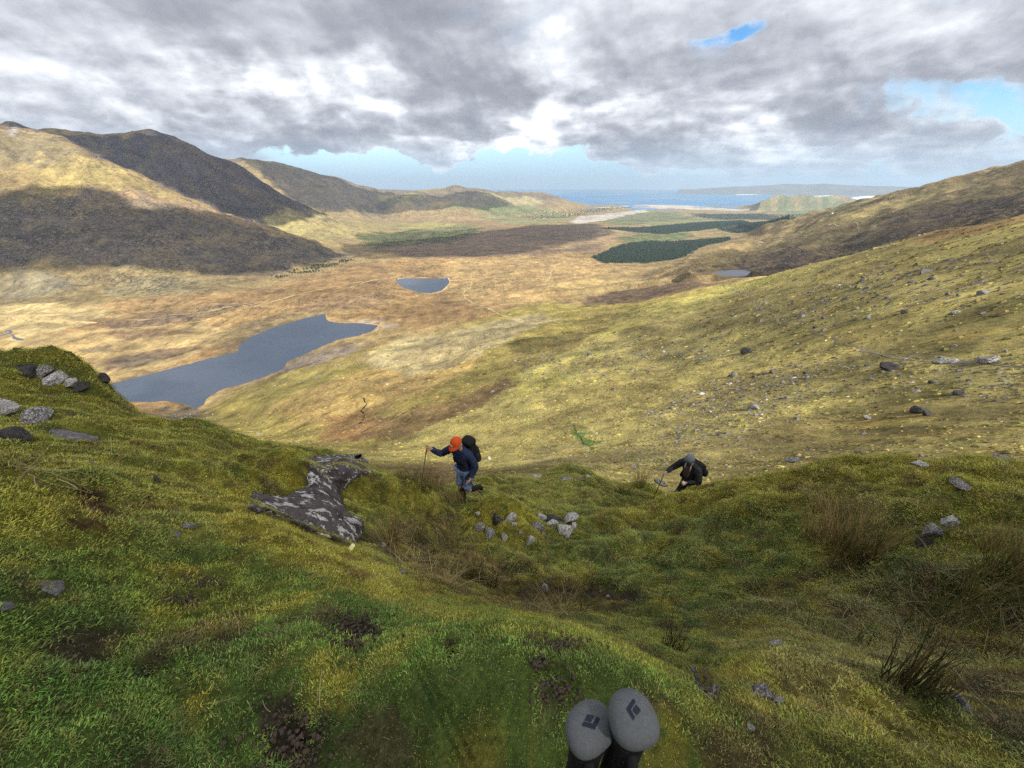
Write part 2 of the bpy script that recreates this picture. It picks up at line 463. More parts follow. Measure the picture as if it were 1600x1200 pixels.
# bearings: dense over the view, coarse behind
s = np.linspace(-1, 1, 860)
AZ = np.radians(78) * (0.72 * s + 0.28 * np.sin(s * math.pi / 2))
back = np.linspace(AZ[-1], 2 * math.pi + AZ[0], 46)[1:-1]
AZ = np.concatenate([AZ, back])
NAZ = len(AZ)
azc = np.where(AZ > math.pi, AZ - 2 * math.pi, AZ)
azc = np.where(azc > 2.2, 2.2 - (azc - 2.2), azc)
one = np.ones(NAZ)
LD = [math.log(0.06) * one, math.log(0.7) * one]
backness = sstep(1.4, 2.6, np.abs(np.where(AZ > math.pi, AZ - 2 * math.pi, AZ)))
ZZ = [-1.5 * one, -1.5 * one + 0.06 * one]
for k, ln in enumerate(NEAR_LINES + FAR_LINES):
    l, z = line_at(ln, np.where(AZ > math.pi, AZ - 2 * math.pi, AZ), 1.0 if 3 <= k <= 6 else 0.0)
    # behind the photographer the mountainside simply goes on up
    zb = -1.5 + np.minimum(np.exp(l) * 0.22, 240.0)
    ZZ.append(z * (1 - backness) + zb * backness)
    LD.append(l)
LD.append(math.log(11800) * one)
ZZ.append((SEA - 30) * one)
LD = np.array(LD)
# ease the joints of the nearer far-slope lines along the bearing
gk = np.exp(-.5 * (np.arange(-40, 41) / 16.0) ** 2)
gk /= gk.sum()
for k in (9, 10, 11):
    for A in (LD, ZZ):
        r = A[k]
        A[k] = np.concatenate([np.convolve(np.pad(r[:860], 40, mode='edge'), gk, mode='valid'), r[860:]])
for k in range(1, len(LD)):                       # distances strictly grow
    LD[k] = np.maximum(LD[k], LD[k - 1] + 0.02)
ZZ = np.array(ZZ)
ROWS = [10, 66, 84, 64, 64, 44, 56, 16, 8] + [20, 66, 66, 50, 44, 50, 66, 50, 36, 56, 40, 12]
assert len(ROWS) == len(LD) - 1, (len(ROWS), len(LD))
ts = np.concatenate([np.arange(n) / n + k for k, n in enumerate(ROWS)] + [[len(ROWS)]])
G_LD = pchip(np.arange(len(LD)), LD, ts)
G_Z = pchip(np.arange(len(LD)), ZZ, ts)
NR = len(ts)
for i in np.nonzero((ts > 9.2) & (ts < 12.3))[0]:          # ease creases along the bearing
    wi = float(sstep(9.2, 9.7, ts[i]) * (1 - sstep(11.7, 12.3, ts[i])))
    for A in (G_LD, G_Z):
        r = A[i, :860].copy()
        A[i, :860] = r * (1 - wi) + wi * np.convolve(np.pad(r, 40, mode='edge'), gk, mode='valid')
SPLIT = int(np.searchsorted(ts, 9.0))             # near hillside below, landscape beyond
G_D = np.exp(G_LD)
GX = G_D * np.sin(AZ)[None, :]
GY = G_D * np.cos(AZ)[None, :]

# relief: octaves that the distance can show
flat = np.ones_like(G_Z)
tt = np.broadcast_to(ts[:, None], G_Z.shape)
valley = sstep(-250, -310, G_Z) * (tt > 10)
flat = 1 - 0.75 * valley
for i, lam in enumerate([0.12, 0.25, 0.5, 1.0, 2.2, 5, 11, 24, 52, 110, 240, 520, 1100]):
    w = sstep(0.010, 0.022, lam / G_D) * (1 - sstep(0.16, 0.36, lam / G_D))
    amp = {0.12: 0.055, 0.25: 0.06, 0.5: 0.06, 1.0: 0.035}.get(lam, 0.030)
    if lam > 1.5:
        amp *= 1.0 + 0.6 * (lam > 20)
    w = w * flat
    m = w > 1e-3
    if lam in (52, 110, 240) and m.any():           # gullied flanks: ridged relief on the hills
        mm = m & (tt > 13) & (G_Z > -300)
        rr = 1 - 2.4 * np.abs(perlin(GX[mm] / lam * 1.3 + 7, GY[mm] / lam * 1.3, 140 + i))
        G_Z[mm] += .048 * lam * w[mm] * rr
    if m.any():
        G_Z[m] += (amp * lam * w[m]) * perlin(GX[m] / lam + 3.7 * i, GY[m] / lam - 1.9 * i, 100 + i)


def plane_pt(px, py, z):
    a, e = ray(px, py)
    d = z / e
    return (d * math.sin(a), d * math.cos(a))


LAKES = {
    'big': (-300.0, [(150, 606), (180, 598), (240, 583), (300, 567), (345, 556), (372, 548), (374, 539), (395, 525), (430, 511), (470, 499), (508, 490), (511, 502), (530, 505), (560, 505), (590, 508), (583, 517), (560, 524), (530, 530),
                     (505, 540), (470, 556), (448, 566), (440, 577), (415, 588), (380, 600), (350, 607), (325, 620), (315, 634), (303, 638), (290, 632), (262, 627), (225, 628), (180, 628), (140, 622)]),
    'small': (-326.0, [(618, 437), (640, 435), (672, 436), (700, 435), (703, 439), (699, 446), (690, 454), (672, 458), (655, 457), (632, 450), (622, 444)]),
    'tarn': (-206.0, [(1116, 425), (1140, 422), (1162, 422), (1180, 426), (1172, 430), (1145, 432), (1125, 429)]),
    'upper': (-345.0, [(508, 340), (530, 337), (556, 338), (556, 341), (530, 342)]),
}
LAKE_POLY = {}
for nm, (zl, pts) in LAKES.items():
    if nm == 'upper':
        continue
    poly = [plane_pt(x, y, zl) for x, y in pts]
    LAKE_POLY[nm] = (zl, poly)
    c = np.mean(poly, axis=0)
    R = max(math.hypot(p[0] - c[0], p[1] - c[1]) for p in poly) + 140
    m = (np.hypot(GX - c[0], GY - c[1]) < R) & (tt > 9.5)
    wob = 2.2 * fbm(GX[m] / 22, GY[m] / 22, 5, 3)
    sd = poly_sd(GX[m], GY[m], poly) + wob
    W = 90.0 if nm == 'big' else 70.0
    zo = G_Z[m]
    shore = zl + np.maximum(sd, 0) * 0.03 + 0.25 * sstep(0, 3, sd)
    w = sstep(0, W, sd)
    zn = np.where(sd > 0, np.maximum(w * zo + (1 - w) * shore, np.where(sd < W, zl + 0.2, -1e9)), zl - 0.12 * np.minimum(-sd, 20) - 0.2)
    G_Z[m] = zn

inland = (tt > 9.5) & (tt < 19.6)
G_Z[inland] = np.maximum(G_Z[inland], SEA + 2.5)
G_E = G_Z / G_D


def hit(px, py, tmin=0.0, tmax=99.0):
    """world point of the ground in a bearing, the first the sight line meets"""
    a, e = ray(px, py)
    j = int(np.clip(np.searchsorted(AZ[:860], a), 1, 859))
    f = (a - AZ[j - 1]) / (AZ[j] - AZ[j - 1])
    col = G_E[:, j - 1] * (1 - f) + G_E[:, j] * f
    dd = G_D[:, j - 1] * (1 - f) + G_D[:, j] * f
    ok = np.nonzero((col >= e) & (ts >= tmin) & (ts <= tmax))[0]
    i = int(ok[0]) if len(ok) else int(np.argmax(np.where((ts >= tmin) & (ts <= tmax), col, -9)))
    if i > 0 and col[i - 1] < e:
        g = (e - col[i - 1]) / (col[i] - col[i - 1])
        d = dd[i - 1] * (1 - g) + dd[i] * g
    else:
        d = dd[i]
    z = d * e
    return np.array([d * math.sin(a), d * math.cos(a), z + EYE])


def ground_z(x, y):
    d = math.hypot(x, y)
    a = math.atan2(x, y)
    j = int(np.clip(np.searchsorted(AZ[:860], a), 1, 859))
    f = (a - AZ[j - 1]) / (AZ[j] - AZ[j - 1])
    z0 = np.interp(math.log(d), G_LD[:, j - 1], G_Z[:, j - 1])
    z1 = np.interp(math.log(d), G_LD[:, j], G_Z[:, j])
    return z0 * (1 - f) + z1 * f + EYE


def ground_n(x, y, h=None):
    h = h or max(0.04, 0.01 * math.hypot(x, y))
    n = Vector((ground_z(x - h, y) - ground_z(x + h, y), ground_z(x, y - h) - ground_z(x, y + h), 2 * h))
    return n.normalized()


# hummocks and cushions of moss on the near slope: (px, py, radius m, height m, stretch, turn)
HUMMOCKS = [(438, 748, .42, .46, 1.3, .3), (408, 765, .3, .26, 1.0, 0), (612, 776, .55, .44, 1.5, .2), (668, 790, .4, .14, 1.2, 0), (782, 800, .55, .26, 1.4, 0), (800, 835, .4, .12, 1.3, 0), (122, 612, .75, .50, 1.1, .5), (152, 618, .5, .32, 1.0, .5), (60, 606, .6, .10, 1.3, .5), (5, 596, .8, .04, 1.5, .5),
            (40, 790, .5, .14, 1.5, 0), (105, 712, .45, .14, 1.6, .2), (150, 790, .26, .12, 1, 0), (270, 700, .5, .08, 1.5, 0), (350, 760, .4, .10, 1.2, 0), (200, 745, .5, .10, 1.4, 0), (330, 830, .35, .06, 1.2, 0),
            (1100, 775, .5, .10, 1.2, 0), (960, 812, .5, .10, 1.2, 0), (1040, 790, .4, .10, 1.2, 0), (1180, 760, .5, .10, 1.4, 0), (1260, 740, .6, .10, 1.4, 0), (1470, 740, .8, .14, 1.4, 0), (1330, 735, .6, .12, 1.3, 0),
            (1470, 905, .35, .2, 1.6, 0), (1150, 800, .35, .16, 1.4, 0), (1220, 790, .3, .14, 1.5, 0), (1390, 800, .4, .18, 1.5, 0), (1540, 790, .45, .2, 1.4, 0), (1000, 850, .35, .14, 1.4, 0), (920, 860, .3, .12, 1.5, 0), (1080, 860, .4, .14, 1.5, 0), (560, 735, .3, .16, 1.3, 0), (300, 745, .35, .14, 1.4, 0), (230, 790, .3, .12, 1.5, 0), (90, 760, .35, .16, 1.4, 0), (500, 870, .2, .06, 1.4, 0), (420, 840, .22, .07, 1.4, 0), (160, 670, .5, .16, 1.5, 0), (1290, 880, .35, .12, 1.5, 0), (1080, 955, .4, .08, 1.5, 0), (880, 735, 1.0, .28, 1.4, 0), (760, 752, .8, .2, 1.3, 0), (960, 748, .7, .2, 1.3, 0), (1005, 738, .5, .15, 1.2, 0), (1210, 1045, .28, .10, 1.2, 0), (1330, 1075, .25, .06, 1.2, 0)]
for (px, py, r, h, st, rot) in HUMMOCKS:
    c = hit(px, py, 0, 8.6)
    dx, dy = GX - c[0], GY - c[1]
    ca, sa = math.cos(rot), math.sin(rot)
    m = (np.abs(dx) < 3 * r) & (np.abs(dy) < 3 * r) & (tt < 9)
    ux, uy = (dx[m] * ca + dy[m] * sa) / st, -dx[m] * sa + dy[m] * ca
    q = np.hypot(ux, uy) / r * (1 + .25 * fbm(GX[m] / (.7 * r), GY[m] / (.7 * r), 900, 3))
    G_Z[m] += h * (1 - sstep(.35, 1.25, q))
# finer tussocky unevenness of the turf near by
m = (tt > 1.0) & (tt < 8.5)
amp = sstep(.5, 1.6, G_D[m])
bil = 1 - 2.2 * np.abs(perlin(GX[m] / .62 + .3 * perlin(GX[m] / .3, GY[m] / .3, 908), GY[m] / .62, 907))      # rounded cushions with creases between
G_Z[m] += amp * ((.05 + .02 * sstep(3, 4, G_D[m])) * fbm(GX[m] / .55, GY[m] / .55, 905, 3) + (.045 + .05 * sstep(3, 4, G_D[m])) * bil * sstep(-.2, .4, fbm(GX[m] / 1.7, GY[m] / 1.7, 909, 2)) + .014 * fbm(GX[m] / .13, GY[m] / .13, 906, 2))
# poached hollows of bare soil
for (px, py, r, h) in [(130, 1005, .16, .03), (550, 985, .07, .015), (703, 1020, .05, .03), (860, 1090, .08, .015), (450, 1150, .09, .02), (225, 1055, .06, .02), (285, 938, .09, .02), (320, 903, .1, .025), (940, 927, .35, .08), (1560, 1090, .25, .06), (30, 690, .2, .10)]:
    c = hit(px, py, 0, 8.6)
    q = np.hypot(GX - c[0], GY - c[1]) / r
    G_Z -= h * (1 - sstep(.5, 1.1, q)) * (tt < 9)
G_E = G_Z / G_D


# ------------------------------------------------------------------ what grows where (surface colours, a few with sun or cloud shade mixed in)
def hexl(r, g, b):
    return np.array([r, g, b])


C_TAN, C_PALE, C_RUST = hexl(.34, .255, .12), hexl(.44, .35, .17), hexl(.285, .185, .085)
C_HEATH, C_DHEATH = hexl(.13, .092, .062), hexl(.085, .064, .05)
C_OLIVE, C_YGREEN, C_LIME = hexl(.17, .15, .05), hexl(.335, .29, .108), hexl(.40, .36, .11)
C_GREEN, C_DGREEN, C_FIELD = hexl(.075, .092, .036), hexl(.035, .050, .027), hexl(.15, .17, .075)
C_GREY, C_SAND = hexl(.24, .21, .18), hexl(.48, .43, .36)

BASE = np.empty(G_Z.shape + (3,))
BASE[:] = C_TAN * 0.8
# polygons in bearings: colour, edge softness (share of distance), stations
FAR_AREAS = [
    (C_RUST, .02, [(-300, 500), (0, 480), (200, 468), (420, 447), (560, 412), (700, 396), (930, 396), (1000, 440), (900, 480), (760, 500), (600, 510), (500, 520), (330, 590), (180, 640), (0, 640), (-300, 640)]),
    (C_TAN, .01, [(-200, 520), (0, 530), (160, 515), (330, 505), (380, 520), (300, 560), (180, 600), (0, 600), (-200, 600)]),
    (C_PALE * .95, .012, [(-200, 470), (0, 474), (130, 474), (190, 490), (120, 510), (40, 530), (-200, 540)]),
    (C_HEATH * 1.2, .005, [(150, 505), (330, 478), (420, 470), (330, 495), (200, 515)]),
    (C_HEATH * 1.2, .005, [(150, 565), (250, 545), (330, 540), (260, 560), (170, 580)]),
    (hexl(.17, .13, .075), .01, [(330, 530), (380, 505), (470, 488), (510, 484), (520, 490), (400, 527), (350, 552)]),
    (C_RUST * .85, .006, [(500, 462), (600, 452), (700, 466), (690, 490), (600, 500), (520, 498)]),
    (C_RUST * .85, .01, [(390, 470), (480, 452), (560, 440), (620, 438), (630, 452), (560, 462), (470, 478)]),
    # left hill
    (hexl(.25, .19, .09), .02, [(-600, 100), (-100, 190), (95, 213), (150, 244), (300, 311), (480, 370), (480, 380), (330, 336), (200, 306), (0, 312), (-600, 300)]),
    (hexl(.31, .25, .10), .015, [(60, 255), (150, 250), (260, 300), (200, 296), (60, 300)]),
    (hexl(.17, .145, .09), .012, [(-200, 205), (95, 215), (140, 245), (60, 262), (-200, 280)]),
    (hexl(.26, .185, .115), .01, [(150, 300), (300, 316), (440, 362), (420, 366), (320, 338), (200, 322)]),
    (hexl(.10, .085, .078), .015, [(-600, 300), (0, 312), (200, 308), (330, 338), (480, 380), (560, 396), (520, 406), (400, 432), (280, 428), (0, 424), (-600, 440)]),  # dark heather, with the cloud shade over it put into the colour
    (hexl(.215, .17, .085), .02, [(-600, 440), (0, 422), (130, 425), (280, 424), (420, 436), (430, 446), (330, 458), (200, 470), (0, 478), (-600, 500)]),
    # dark mountain and the ones behind
    (hexl(.088, .072, .082), .01, [(-600, 150), (0, 195), (100, 208), (180, 212), (237, 204), (290, 220), (368, 255), (450, 308), (500, 332), (490, 350), (420, 354), (300, 310), (150, 244), (95, 213), (0, 205)]),  # purple-grey of cloud shade and haze mixed into the mountain's colour
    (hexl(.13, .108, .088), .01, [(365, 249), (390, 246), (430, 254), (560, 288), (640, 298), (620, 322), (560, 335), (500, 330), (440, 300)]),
    (hexl(.34, .29, .12), .01, [(400, 345), (440, 330), (500, 335), (560, 345), (560, 358), (480, 372), (440, 362)]),
    (hexl(.27, .225, .10), .01, [(500, 350), (600, 340), (640, 350), (640, 366), (560, 372)]),
    (hexl(.27, .19, .10), .01, [(580, 325), (700, 340), (820, 345), (820, 360), (700, 352), (600, 345)]),
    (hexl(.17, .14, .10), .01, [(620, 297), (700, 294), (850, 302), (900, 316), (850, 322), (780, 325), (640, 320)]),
    (hexl(.31, .27, .14), .008, [(760, 300), (850, 312), (840, 322), (800, 315), (755, 306)]),
    (hexl(.28, .25, .10), .008, [(605, 308), (650, 302), (670, 308), (640, 318)]),
    (C_FIELD, .006, [(690, 325), (780, 320), (860, 325), (870, 335), (760, 335)]),
    # green pocket with trees
    (C_GREEN * .9, .01, [(560, 374), (590, 363), (640, 360), (700, 354), (755, 356), (745, 372), (700, 382), (640, 388), (590, 390)]),
    (C_FIELD, .006, [(640, 362), (690, 353), (750, 352), (745, 357), (690, 362)]),
    (hexl(.30, .27, .10), .006, [(600, 350), (680, 345), (730, 350), (690, 356), (640, 358)]),
    # outer valley
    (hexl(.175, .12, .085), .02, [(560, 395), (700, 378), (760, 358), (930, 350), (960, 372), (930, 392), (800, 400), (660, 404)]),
    (hexl(.30, .21, .12), .006, [(840, 384), (960, 366), (990, 362), (940, 380), (870, 390)]),
    (hexl(.24, .23, .11), .01, [(760, 340), (870, 328), (900, 335), (890, 346), (800, 352)]),
    (C_FIELD * .9, .01, [(930, 345), (990, 332), (1060, 332), (1120, 345), (1000, 356)]),
    (hexl(.33, .24, .13), .006, [(930, 356), (1010, 350), (1050, 356), (980, 364), (940, 366)]),
    (hexl(.21, .22, .09), .01, [(1010, 348), (1150, 342), (1230, 345), (1120, 358), (1030, 358)]),
    (C_DGREEN, .006, [(1080, 334), (1200, 333), (1300, 338), (1290, 345), (1200, 344), (1090, 340)]),
    (C_FIELD, .008, [(1170, 328), (1210, 312), (1260, 305), (1330, 312), (1360, 322), (1300, 332), (1220, 333)]),
    (hexl(.14, .12, .07), .004, [(1220, 312), (1250, 304), (1270, 308), (1250, 314)]),
    (hexl(.45, .42, .38), .003, [(888, 346), (905, 338), (960, 333), (1010, 327), (1015, 331), (970, 338), (940, 345), (905, 350)]),
    (C_SAND, .003, [(930, 325), (1050, 319), (1190, 318), (1180, 324), (1050, 326)]),
    # moor
    (hexl(.36, .25, .115), .02, [(700, 405), (820, 400), (930, 405), (1010, 425), (1000, 450), (900, 480), (800, 490), (720, 470), (690, 440)]),
    (hexl(.36, .27, .12), .015, [(840, 450), (960, 425), (1060, 418), (1010, 445), (920, 462)]),
    (hexl(.15, .105, .07), .012, [(905, 470), (980, 450), (1080, 437), (1150, 440), (1130, 452), (1040, 468), (960, 478)]),
    (hexl(.035, .046, .028), .004, [(925, 402), (945, 394), (975, 382), (1010, 377), (1070, 377), (1140, 372), (1130, 378), (1095, 386), (1080, 394), (1068, 403), (1040, 407), (980, 411), (945, 411)]),
    (hexl(.035, .046, .028), .004, [(940, 357), (1000, 356), (1080, 349), (1160, 345), (1235, 343), (1230, 347), (1120, 356), (1080, 361), (1040, 366), (1010, 364)]),
    (hexl(.11, .14, .055), .006, [(960, 372), (1000, 366), (1080, 362), (1090, 370), (1040, 377), (980, 380)]),
    (hexl(.20, .135, .075), .004, [(430, 486), (500, 470), (600, 460), (610, 475), (520, 488)]), (hexl(.19, .13, .075), .004, [(150, 520), (260, 512), (300, 520), (200, 532)]),
    (hexl(.12, .10, .075), .003, [(185, 565), (230, 555), (260, 560), (210, 575)]), (hexl(.15, .12, .08), .003, [(120, 545), (170, 540), (175, 548), (130, 553)]),
    (hexl(.16, .145, .10), .008, [(0, 436), (80, 430), (150, 440), (90, 458), (0, 466)]), (hexl(.17, .15, .09), .008, [(170, 440), (260, 432), (330, 442), (280, 458), (190, 462)]),
    (hexl(.27, .25, .24), .003, [(14, 200), (24, 196), (30, 204), (18, 212)]), (hexl(.33, .31, .30), .003, [(212, 209), (237, 206), (252, 213), (232, 216)]),
    # right-hand hill
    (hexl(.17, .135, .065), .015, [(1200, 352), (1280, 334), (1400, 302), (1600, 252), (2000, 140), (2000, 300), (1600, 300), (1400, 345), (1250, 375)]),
    (hexl(.21, .165, .08), .012, [(1100, 415), (1180, 376), (1260, 362), (1400, 340), (1420, 350), (1300, 380), (1200, 400)]),
    (hexl(.235, .20, .085), .01, [(1290, 342), (1400, 310), (1460, 296), (1480, 300), (1380, 330), (1300, 352)]),
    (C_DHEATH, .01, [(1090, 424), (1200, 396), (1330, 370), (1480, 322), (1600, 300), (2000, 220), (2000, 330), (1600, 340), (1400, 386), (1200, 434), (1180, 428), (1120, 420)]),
    # right-hand and middle slopes
    (C_YGREEN, .012, [(1140, 447), (1300, 403), (1600, 335), (2300, 190), (2300, 760), (800, 800), (700, 720), (560, 740), (470, 720), (600, 620), (800, 545), (960, 500)]),
    (hexl(.29, .245, .075), .02, [(320, 640), (480, 570), (600, 540), (720, 510), (860, 470), (960, 475), (1140, 443), (1150, 452), (960, 500), (860, 560), (720, 640), (560, 700), (450, 710), (330, 680)]),
    (hexl(.36, .26, .10), .02, [(420, 640), (560, 580), (700, 540), (760, 560), (640, 620), (520, 670)]),  # paler band: sunlight on the slope put into the grass colour
    (hexl(.36, .305, .16), .015, [(560, 560), (620, 530), (760, 505), (840, 490), (870, 500), (740, 560), (640, 590)]),
    (hexl(.26, .22, .17), .012, [(430, 575), (500, 545), (570, 535), (560, 550), (480, 575)]),
    (C_LIME, .01, [(900, 520), (1000, 482), (1140, 445), (1260, 418), (1300, 412), (1160, 455), (1020, 498), (940, 530)]),
    (C_LIME, .015, [(800, 590), (900, 545), (960, 545), (880, 600), (800, 620)]),
    (hexl(.18, .12, .06), .01, [(560, 660), (640, 640), (720, 620), (800, 590), (800, 605), (740, 640), (640, 680), (560, 690)]),
    (hexl(.22, .13, .06), .01, [(520, 650), (570, 640), (600, 660), (560, 690), (500, 690)]),
    (hexl(.30, .21, .09), .006, [(1420, 375), (1540, 345), (1600, 335), (1700, 315), (1700, 340), (1600, 350), (1500, 372)]),
    (hexl(.15, .13, .045), .01, [(780, 540), (860, 525), (930, 520), (900, 535), (820, 555)]),
    (hexl(.11, .16, .045), .006, [(890, 670), (910, 668), (930, 690), (925, 702), (900, 690)]),
    (hexl(.12, .10, .075), .006, [(250, 640), (290, 630), (315, 640), (300, 665), (265, 660)]),
    (hexl(.30, .25, .20), .008, [(520, 500), (600, 498), (620, 508), (600, 518), (590, 506)]),
]


def soft_paint(arr, mask, x, y, poly, soft, colour, wob, seed):
    """blend a plain colour into arr inside a polygon on the ground"""
    P = np.array(poly)
    c = P.mean(0)
    R = np.hypot(P[:, 0] - c[0], P[:, 1] - c[1]).max()
    D = math.hypot(*c)
    m = mask & (np.hypot(x - c[0], y - c[1]) < R + 4 * soft * D + 2 * wob * D)
    if not m.any():
        return
    xm, ym = x[m], y[m]
    d = np.hypot(xm, ym)
    lam = max(0.05 * D, 1e-3)
    sd = poly_sd(xm, ym, P) + wob * d * fbm(xm / lam, ym / lam, seed, 5, 0.65)
    w = 1 - sstep(-soft * 1.0, soft * 1.0, sd / d)
    arr[m] = arr[m] * (1 - w[:, None]) + colour * w[:, None]


far_m = tt >= 9.0
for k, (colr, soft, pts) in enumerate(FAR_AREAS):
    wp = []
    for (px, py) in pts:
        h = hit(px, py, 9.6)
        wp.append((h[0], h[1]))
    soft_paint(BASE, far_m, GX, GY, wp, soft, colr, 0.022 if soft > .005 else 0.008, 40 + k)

# broken ground cover: heather, pale bent grass, bare patches (real patches, so plain colour changes)
fm = far_m & (tt < 21)
X, Y = GX[fm], GY[fm]
ROWGAP = np.gradient(G_D, axis=0)[fm]
B = BASE[fm]
for lam, k, seed in ((600, .16, 60), (300, .2, 61), (120, .24, 62), (45, .26, 63), (16, .30, 64), (6, .30, 65), (2.2, .28, 66)):
    vis = sstep(0.004, 0.012, lam / np.hypot(X, Y)) * sstep(.7, 2.2, lam / ROWGAP)
    n = fbm(X / lam, Y / lam, seed, 2)
    B = B * (1 + (k * vis * n)[:, None] * np.array([1.0, 0.95, 0.75]))
for lam, seed in ((260, 70), (90, 71), (28, 72), (9, 73)):
    vis = sstep(0.006, 0.015, lam / np.hypot(X, Y)) * sstep(.7, 2.2, lam / ROWGAP)
    n = sstep(0.18, 0.55, fbm(X / lam, Y / lam, seed, 4, 0.6)) * vis * 0.48
    B = B * (1 - n[:, None]) + n[:, None] * (B * np.array([.52, .50, .55]) + .004)
    n = sstep(0.22, 0.5, fbm(X / lam + 40, Y / lam - 11, seed + 9, 4, 0.6)) * vis * 0.42
    B = B * (1 - n[:, None]) + n[:, None] * (B * 0.55 + np.array([.20, .15, .06]) * .72)
BASE[fm] = np.clip(B, .008, .8)

NEAR_AREAS = [
    (hexl(.13, .135, .030), .05, [(-900, 540), (0, 560), (200, 625), (400, 680), (560, 716), (620, 740), (400, 720), (300, 760), (390, 800), (200, 800), (-900, 800)]),
    (hexl(.20, .185, .030), .04, [(-300, 760), (0, 760), (120, 775), (160, 830), (60, 850), (-300, 860)]),
    (hexl(.19, .18, .035), .03, [(60, 705), (140, 695), (165, 720), (110, 735), (60, 730)]),
    (hexl(.20, .175, .030), .04, [(300, 740), (385, 750), (480, 825), (560, 858), (640, 900), (700, 930), (640, 950), (540, 930), (420, 880), (330, 820)]),
    (hexl(.21, .18, .030), .03, [(400, 725), (470, 715), (485, 760), (440, 775), (395, 765)]),
    (hexl(.17, .155, .030), .03, [(530, 755), (600, 745), (690, 775), (700, 800), (600, 800), (540, 790)]),
    (hexl(.072, .108, .024), .06, [(-900, 880), (0, 850), (200, 850), (350, 860), (480, 900), (620, 960), (760, 985), (900, 1000), (1040, 1050), (1100, 1090), (1200, 1200), (1400, 1600), (-900, 1900)]),
    (hexl(.105, .125, .025), .03, [(620, 940), (700, 925), (900, 980), (1080, 1060), (1060, 1080), (900, 1020), (700, 980)]),
    (hexl(.17, .145, .045), .04, [(1130, 1060), (1220, 1022), (1320, 1050), (1420, 1095), (1540, 1170), (1460, 1200), (1330, 1140), (1200, 1110)]),
    (hexl(.115, .120, .028), .05, [(1050, 1080), (1200, 1100), (1330, 1140), (1500, 1230), (1900, 1600), (1250, 1600), (1100, 1200)]),
    # gully
    (hexl(.085, .068, .028), .04, [(560, 850), (640, 800), (700, 800), (740, 860), (860, 900), (1000, 915), (1000, 945), (860, 960), (740, 940), (640, 900)]),
    (hexl(.050, .038, .025), .02, [(860, 925), (920, 915), (1010, 925), (1010, 938), (920, 938)]),
    (hexl(.092, .115, .032), .04, [(860, 850), (960, 830), (1060, 800), (1120, 800), (1300, 830), (1350, 880), (1300, 960), (1100, 990), (960, 910)]),
    (hexl(.115, .112, .042), .05, [(1100, 960), (1300, 900), (1480, 880), (1800, 900), (2300, 1000), (2300, 1300), (1700, 1250), (1560, 1150), (1400, 1070), (1250, 1030)]),
    (hexl(.040, .032, .022), .03, [(1480, 1060), (1560, 1060), (1640, 1120), (1640, 1200), (1580, 1170), (1520, 1110)]),
    # bank tops
    (hexl(.20, .175, .035), .04, [(930, 800), (1030, 772), (1110, 755), (1200, 735), (1300, 715), (1480, 712), (1900, 720), (1900, 780), (1500, 760), (1350, 770), (1200, 790), (1060, 800), (960, 830)]),
    (hexl(.17, .14, .05), .04, [(1230, 770), (1330, 755), (1420, 790), (1400, 830), (1290, 820)]),
    (hexl(.20, .175, .025), .03, [(720, 800), (780, 778), (830, 800), (850, 850), (800, 850), (730, 840)]),
    (hexl(.13, .135, .035), .05, [(560, 716), (640, 745), (740, 745), (900, 728), (1000, 740), (1000, 790), (900, 800), (800, 780), (700, 780)]),
    # red-brown peat bank, trodden soil
    (hexl(.105, .045, .016), .012, [(100, 770), (150, 768), (180, 800), (170, 828), (130, 825)]),
    (hexl(.060, .048, .036), .015, [(60, 1010), (110, 985), (190, 972), (195, 990), (180, 1010), (140, 1040), (90, 1060), (50, 1040)]),
    (hexl(.055, .042, .030), .012, [(205, 1055), (245, 1035), (245, 1060), (215, 1070)]),
    (hexl(.055, .042, .030), .012, [(250, 935), (300, 925), (320, 940), (280, 950)]),
    (hexl(.055, .042, .030), .012, [(290, 905), (345, 897), (350, 908), (310, 915)]),
    (hexl(.045, .036, .026), .012, [(690, 1000), (715, 1000), (715, 1040), (700, 1045)]),
    (hexl(.050, .038, .028), .012, [(510, 965), (580, 965), (590, 1000), (550, 1020), (510, 995)]),
    (hexl(.050, .038, .028), .012, [(820, 1065), (880, 1065), (900, 1095), (860, 1115), (815, 1100)]),
    (hexl(.045, .036, .026), .012, [(405, 1100), (450, 1090), (500, 1130), (500, 1200), (400, 1200)]),
]
near_m = tt < 9.0
BASE[near_m] = hexl(.110, .122, .030)
BARE = np.zeros(G_Z.shape)
for k, (colr, soft, pts) in enumerate(NEAR_AREAS):
    wp = []
    for (px, py) in pts:
        h = hit(px, py, 0, 8.2)
        wp.append((h[0], h[1]))
    soft_paint(BASE, near_m, GX, GY, wp, soft, colr, 0.035 if soft > .02 else 0.02, 300 + k)
    if soft < .0255 and colr.max() < .11:
        b = BARE[..., None].copy()
        soft_paint(b, near_m, GX, GY, wp, soft, np.array([1.0]), 0.02, 300 + k)
        BARE = b[..., 0]
nm_ = near_m & (G_D < 22)
X, Y = GX[nm_], GY[nm_]
B = BASE[nm_]
for lam, k, seed in ((1.6, .30, 161), (.6, .30, 162), (.22, .30, 163), (.08, .22, 164)):
    n = fbm(X / lam, Y / lam, seed, 2)
    B = B * (1 + (k * n)[:, None] * np.array([1.0, 0.85, 0.6]))
n = sstep(.15, .6, fbm(X / .9, Y / .9, 171, 4, .6)) * .5
B = B * (1 - n[:, None]) + n[:, None] * (B * .4 + np.array([.16, .14, .02]) * .6)
n = sstep(.2, .6, fbm(X / .5 + 9, Y / .5, 172, 4, .6)) * .55
B = B * (1 - n[:, None]) + n[:, None] * np.array([.045, .062, .018])
n = sstep(.38, .6, fbm(X / .35 - 4, Y / .35, 173, 4, .6)) * .7
B = B * (1 - n[:, None]) + n[:, None] * np.array([.06, .043, .025])
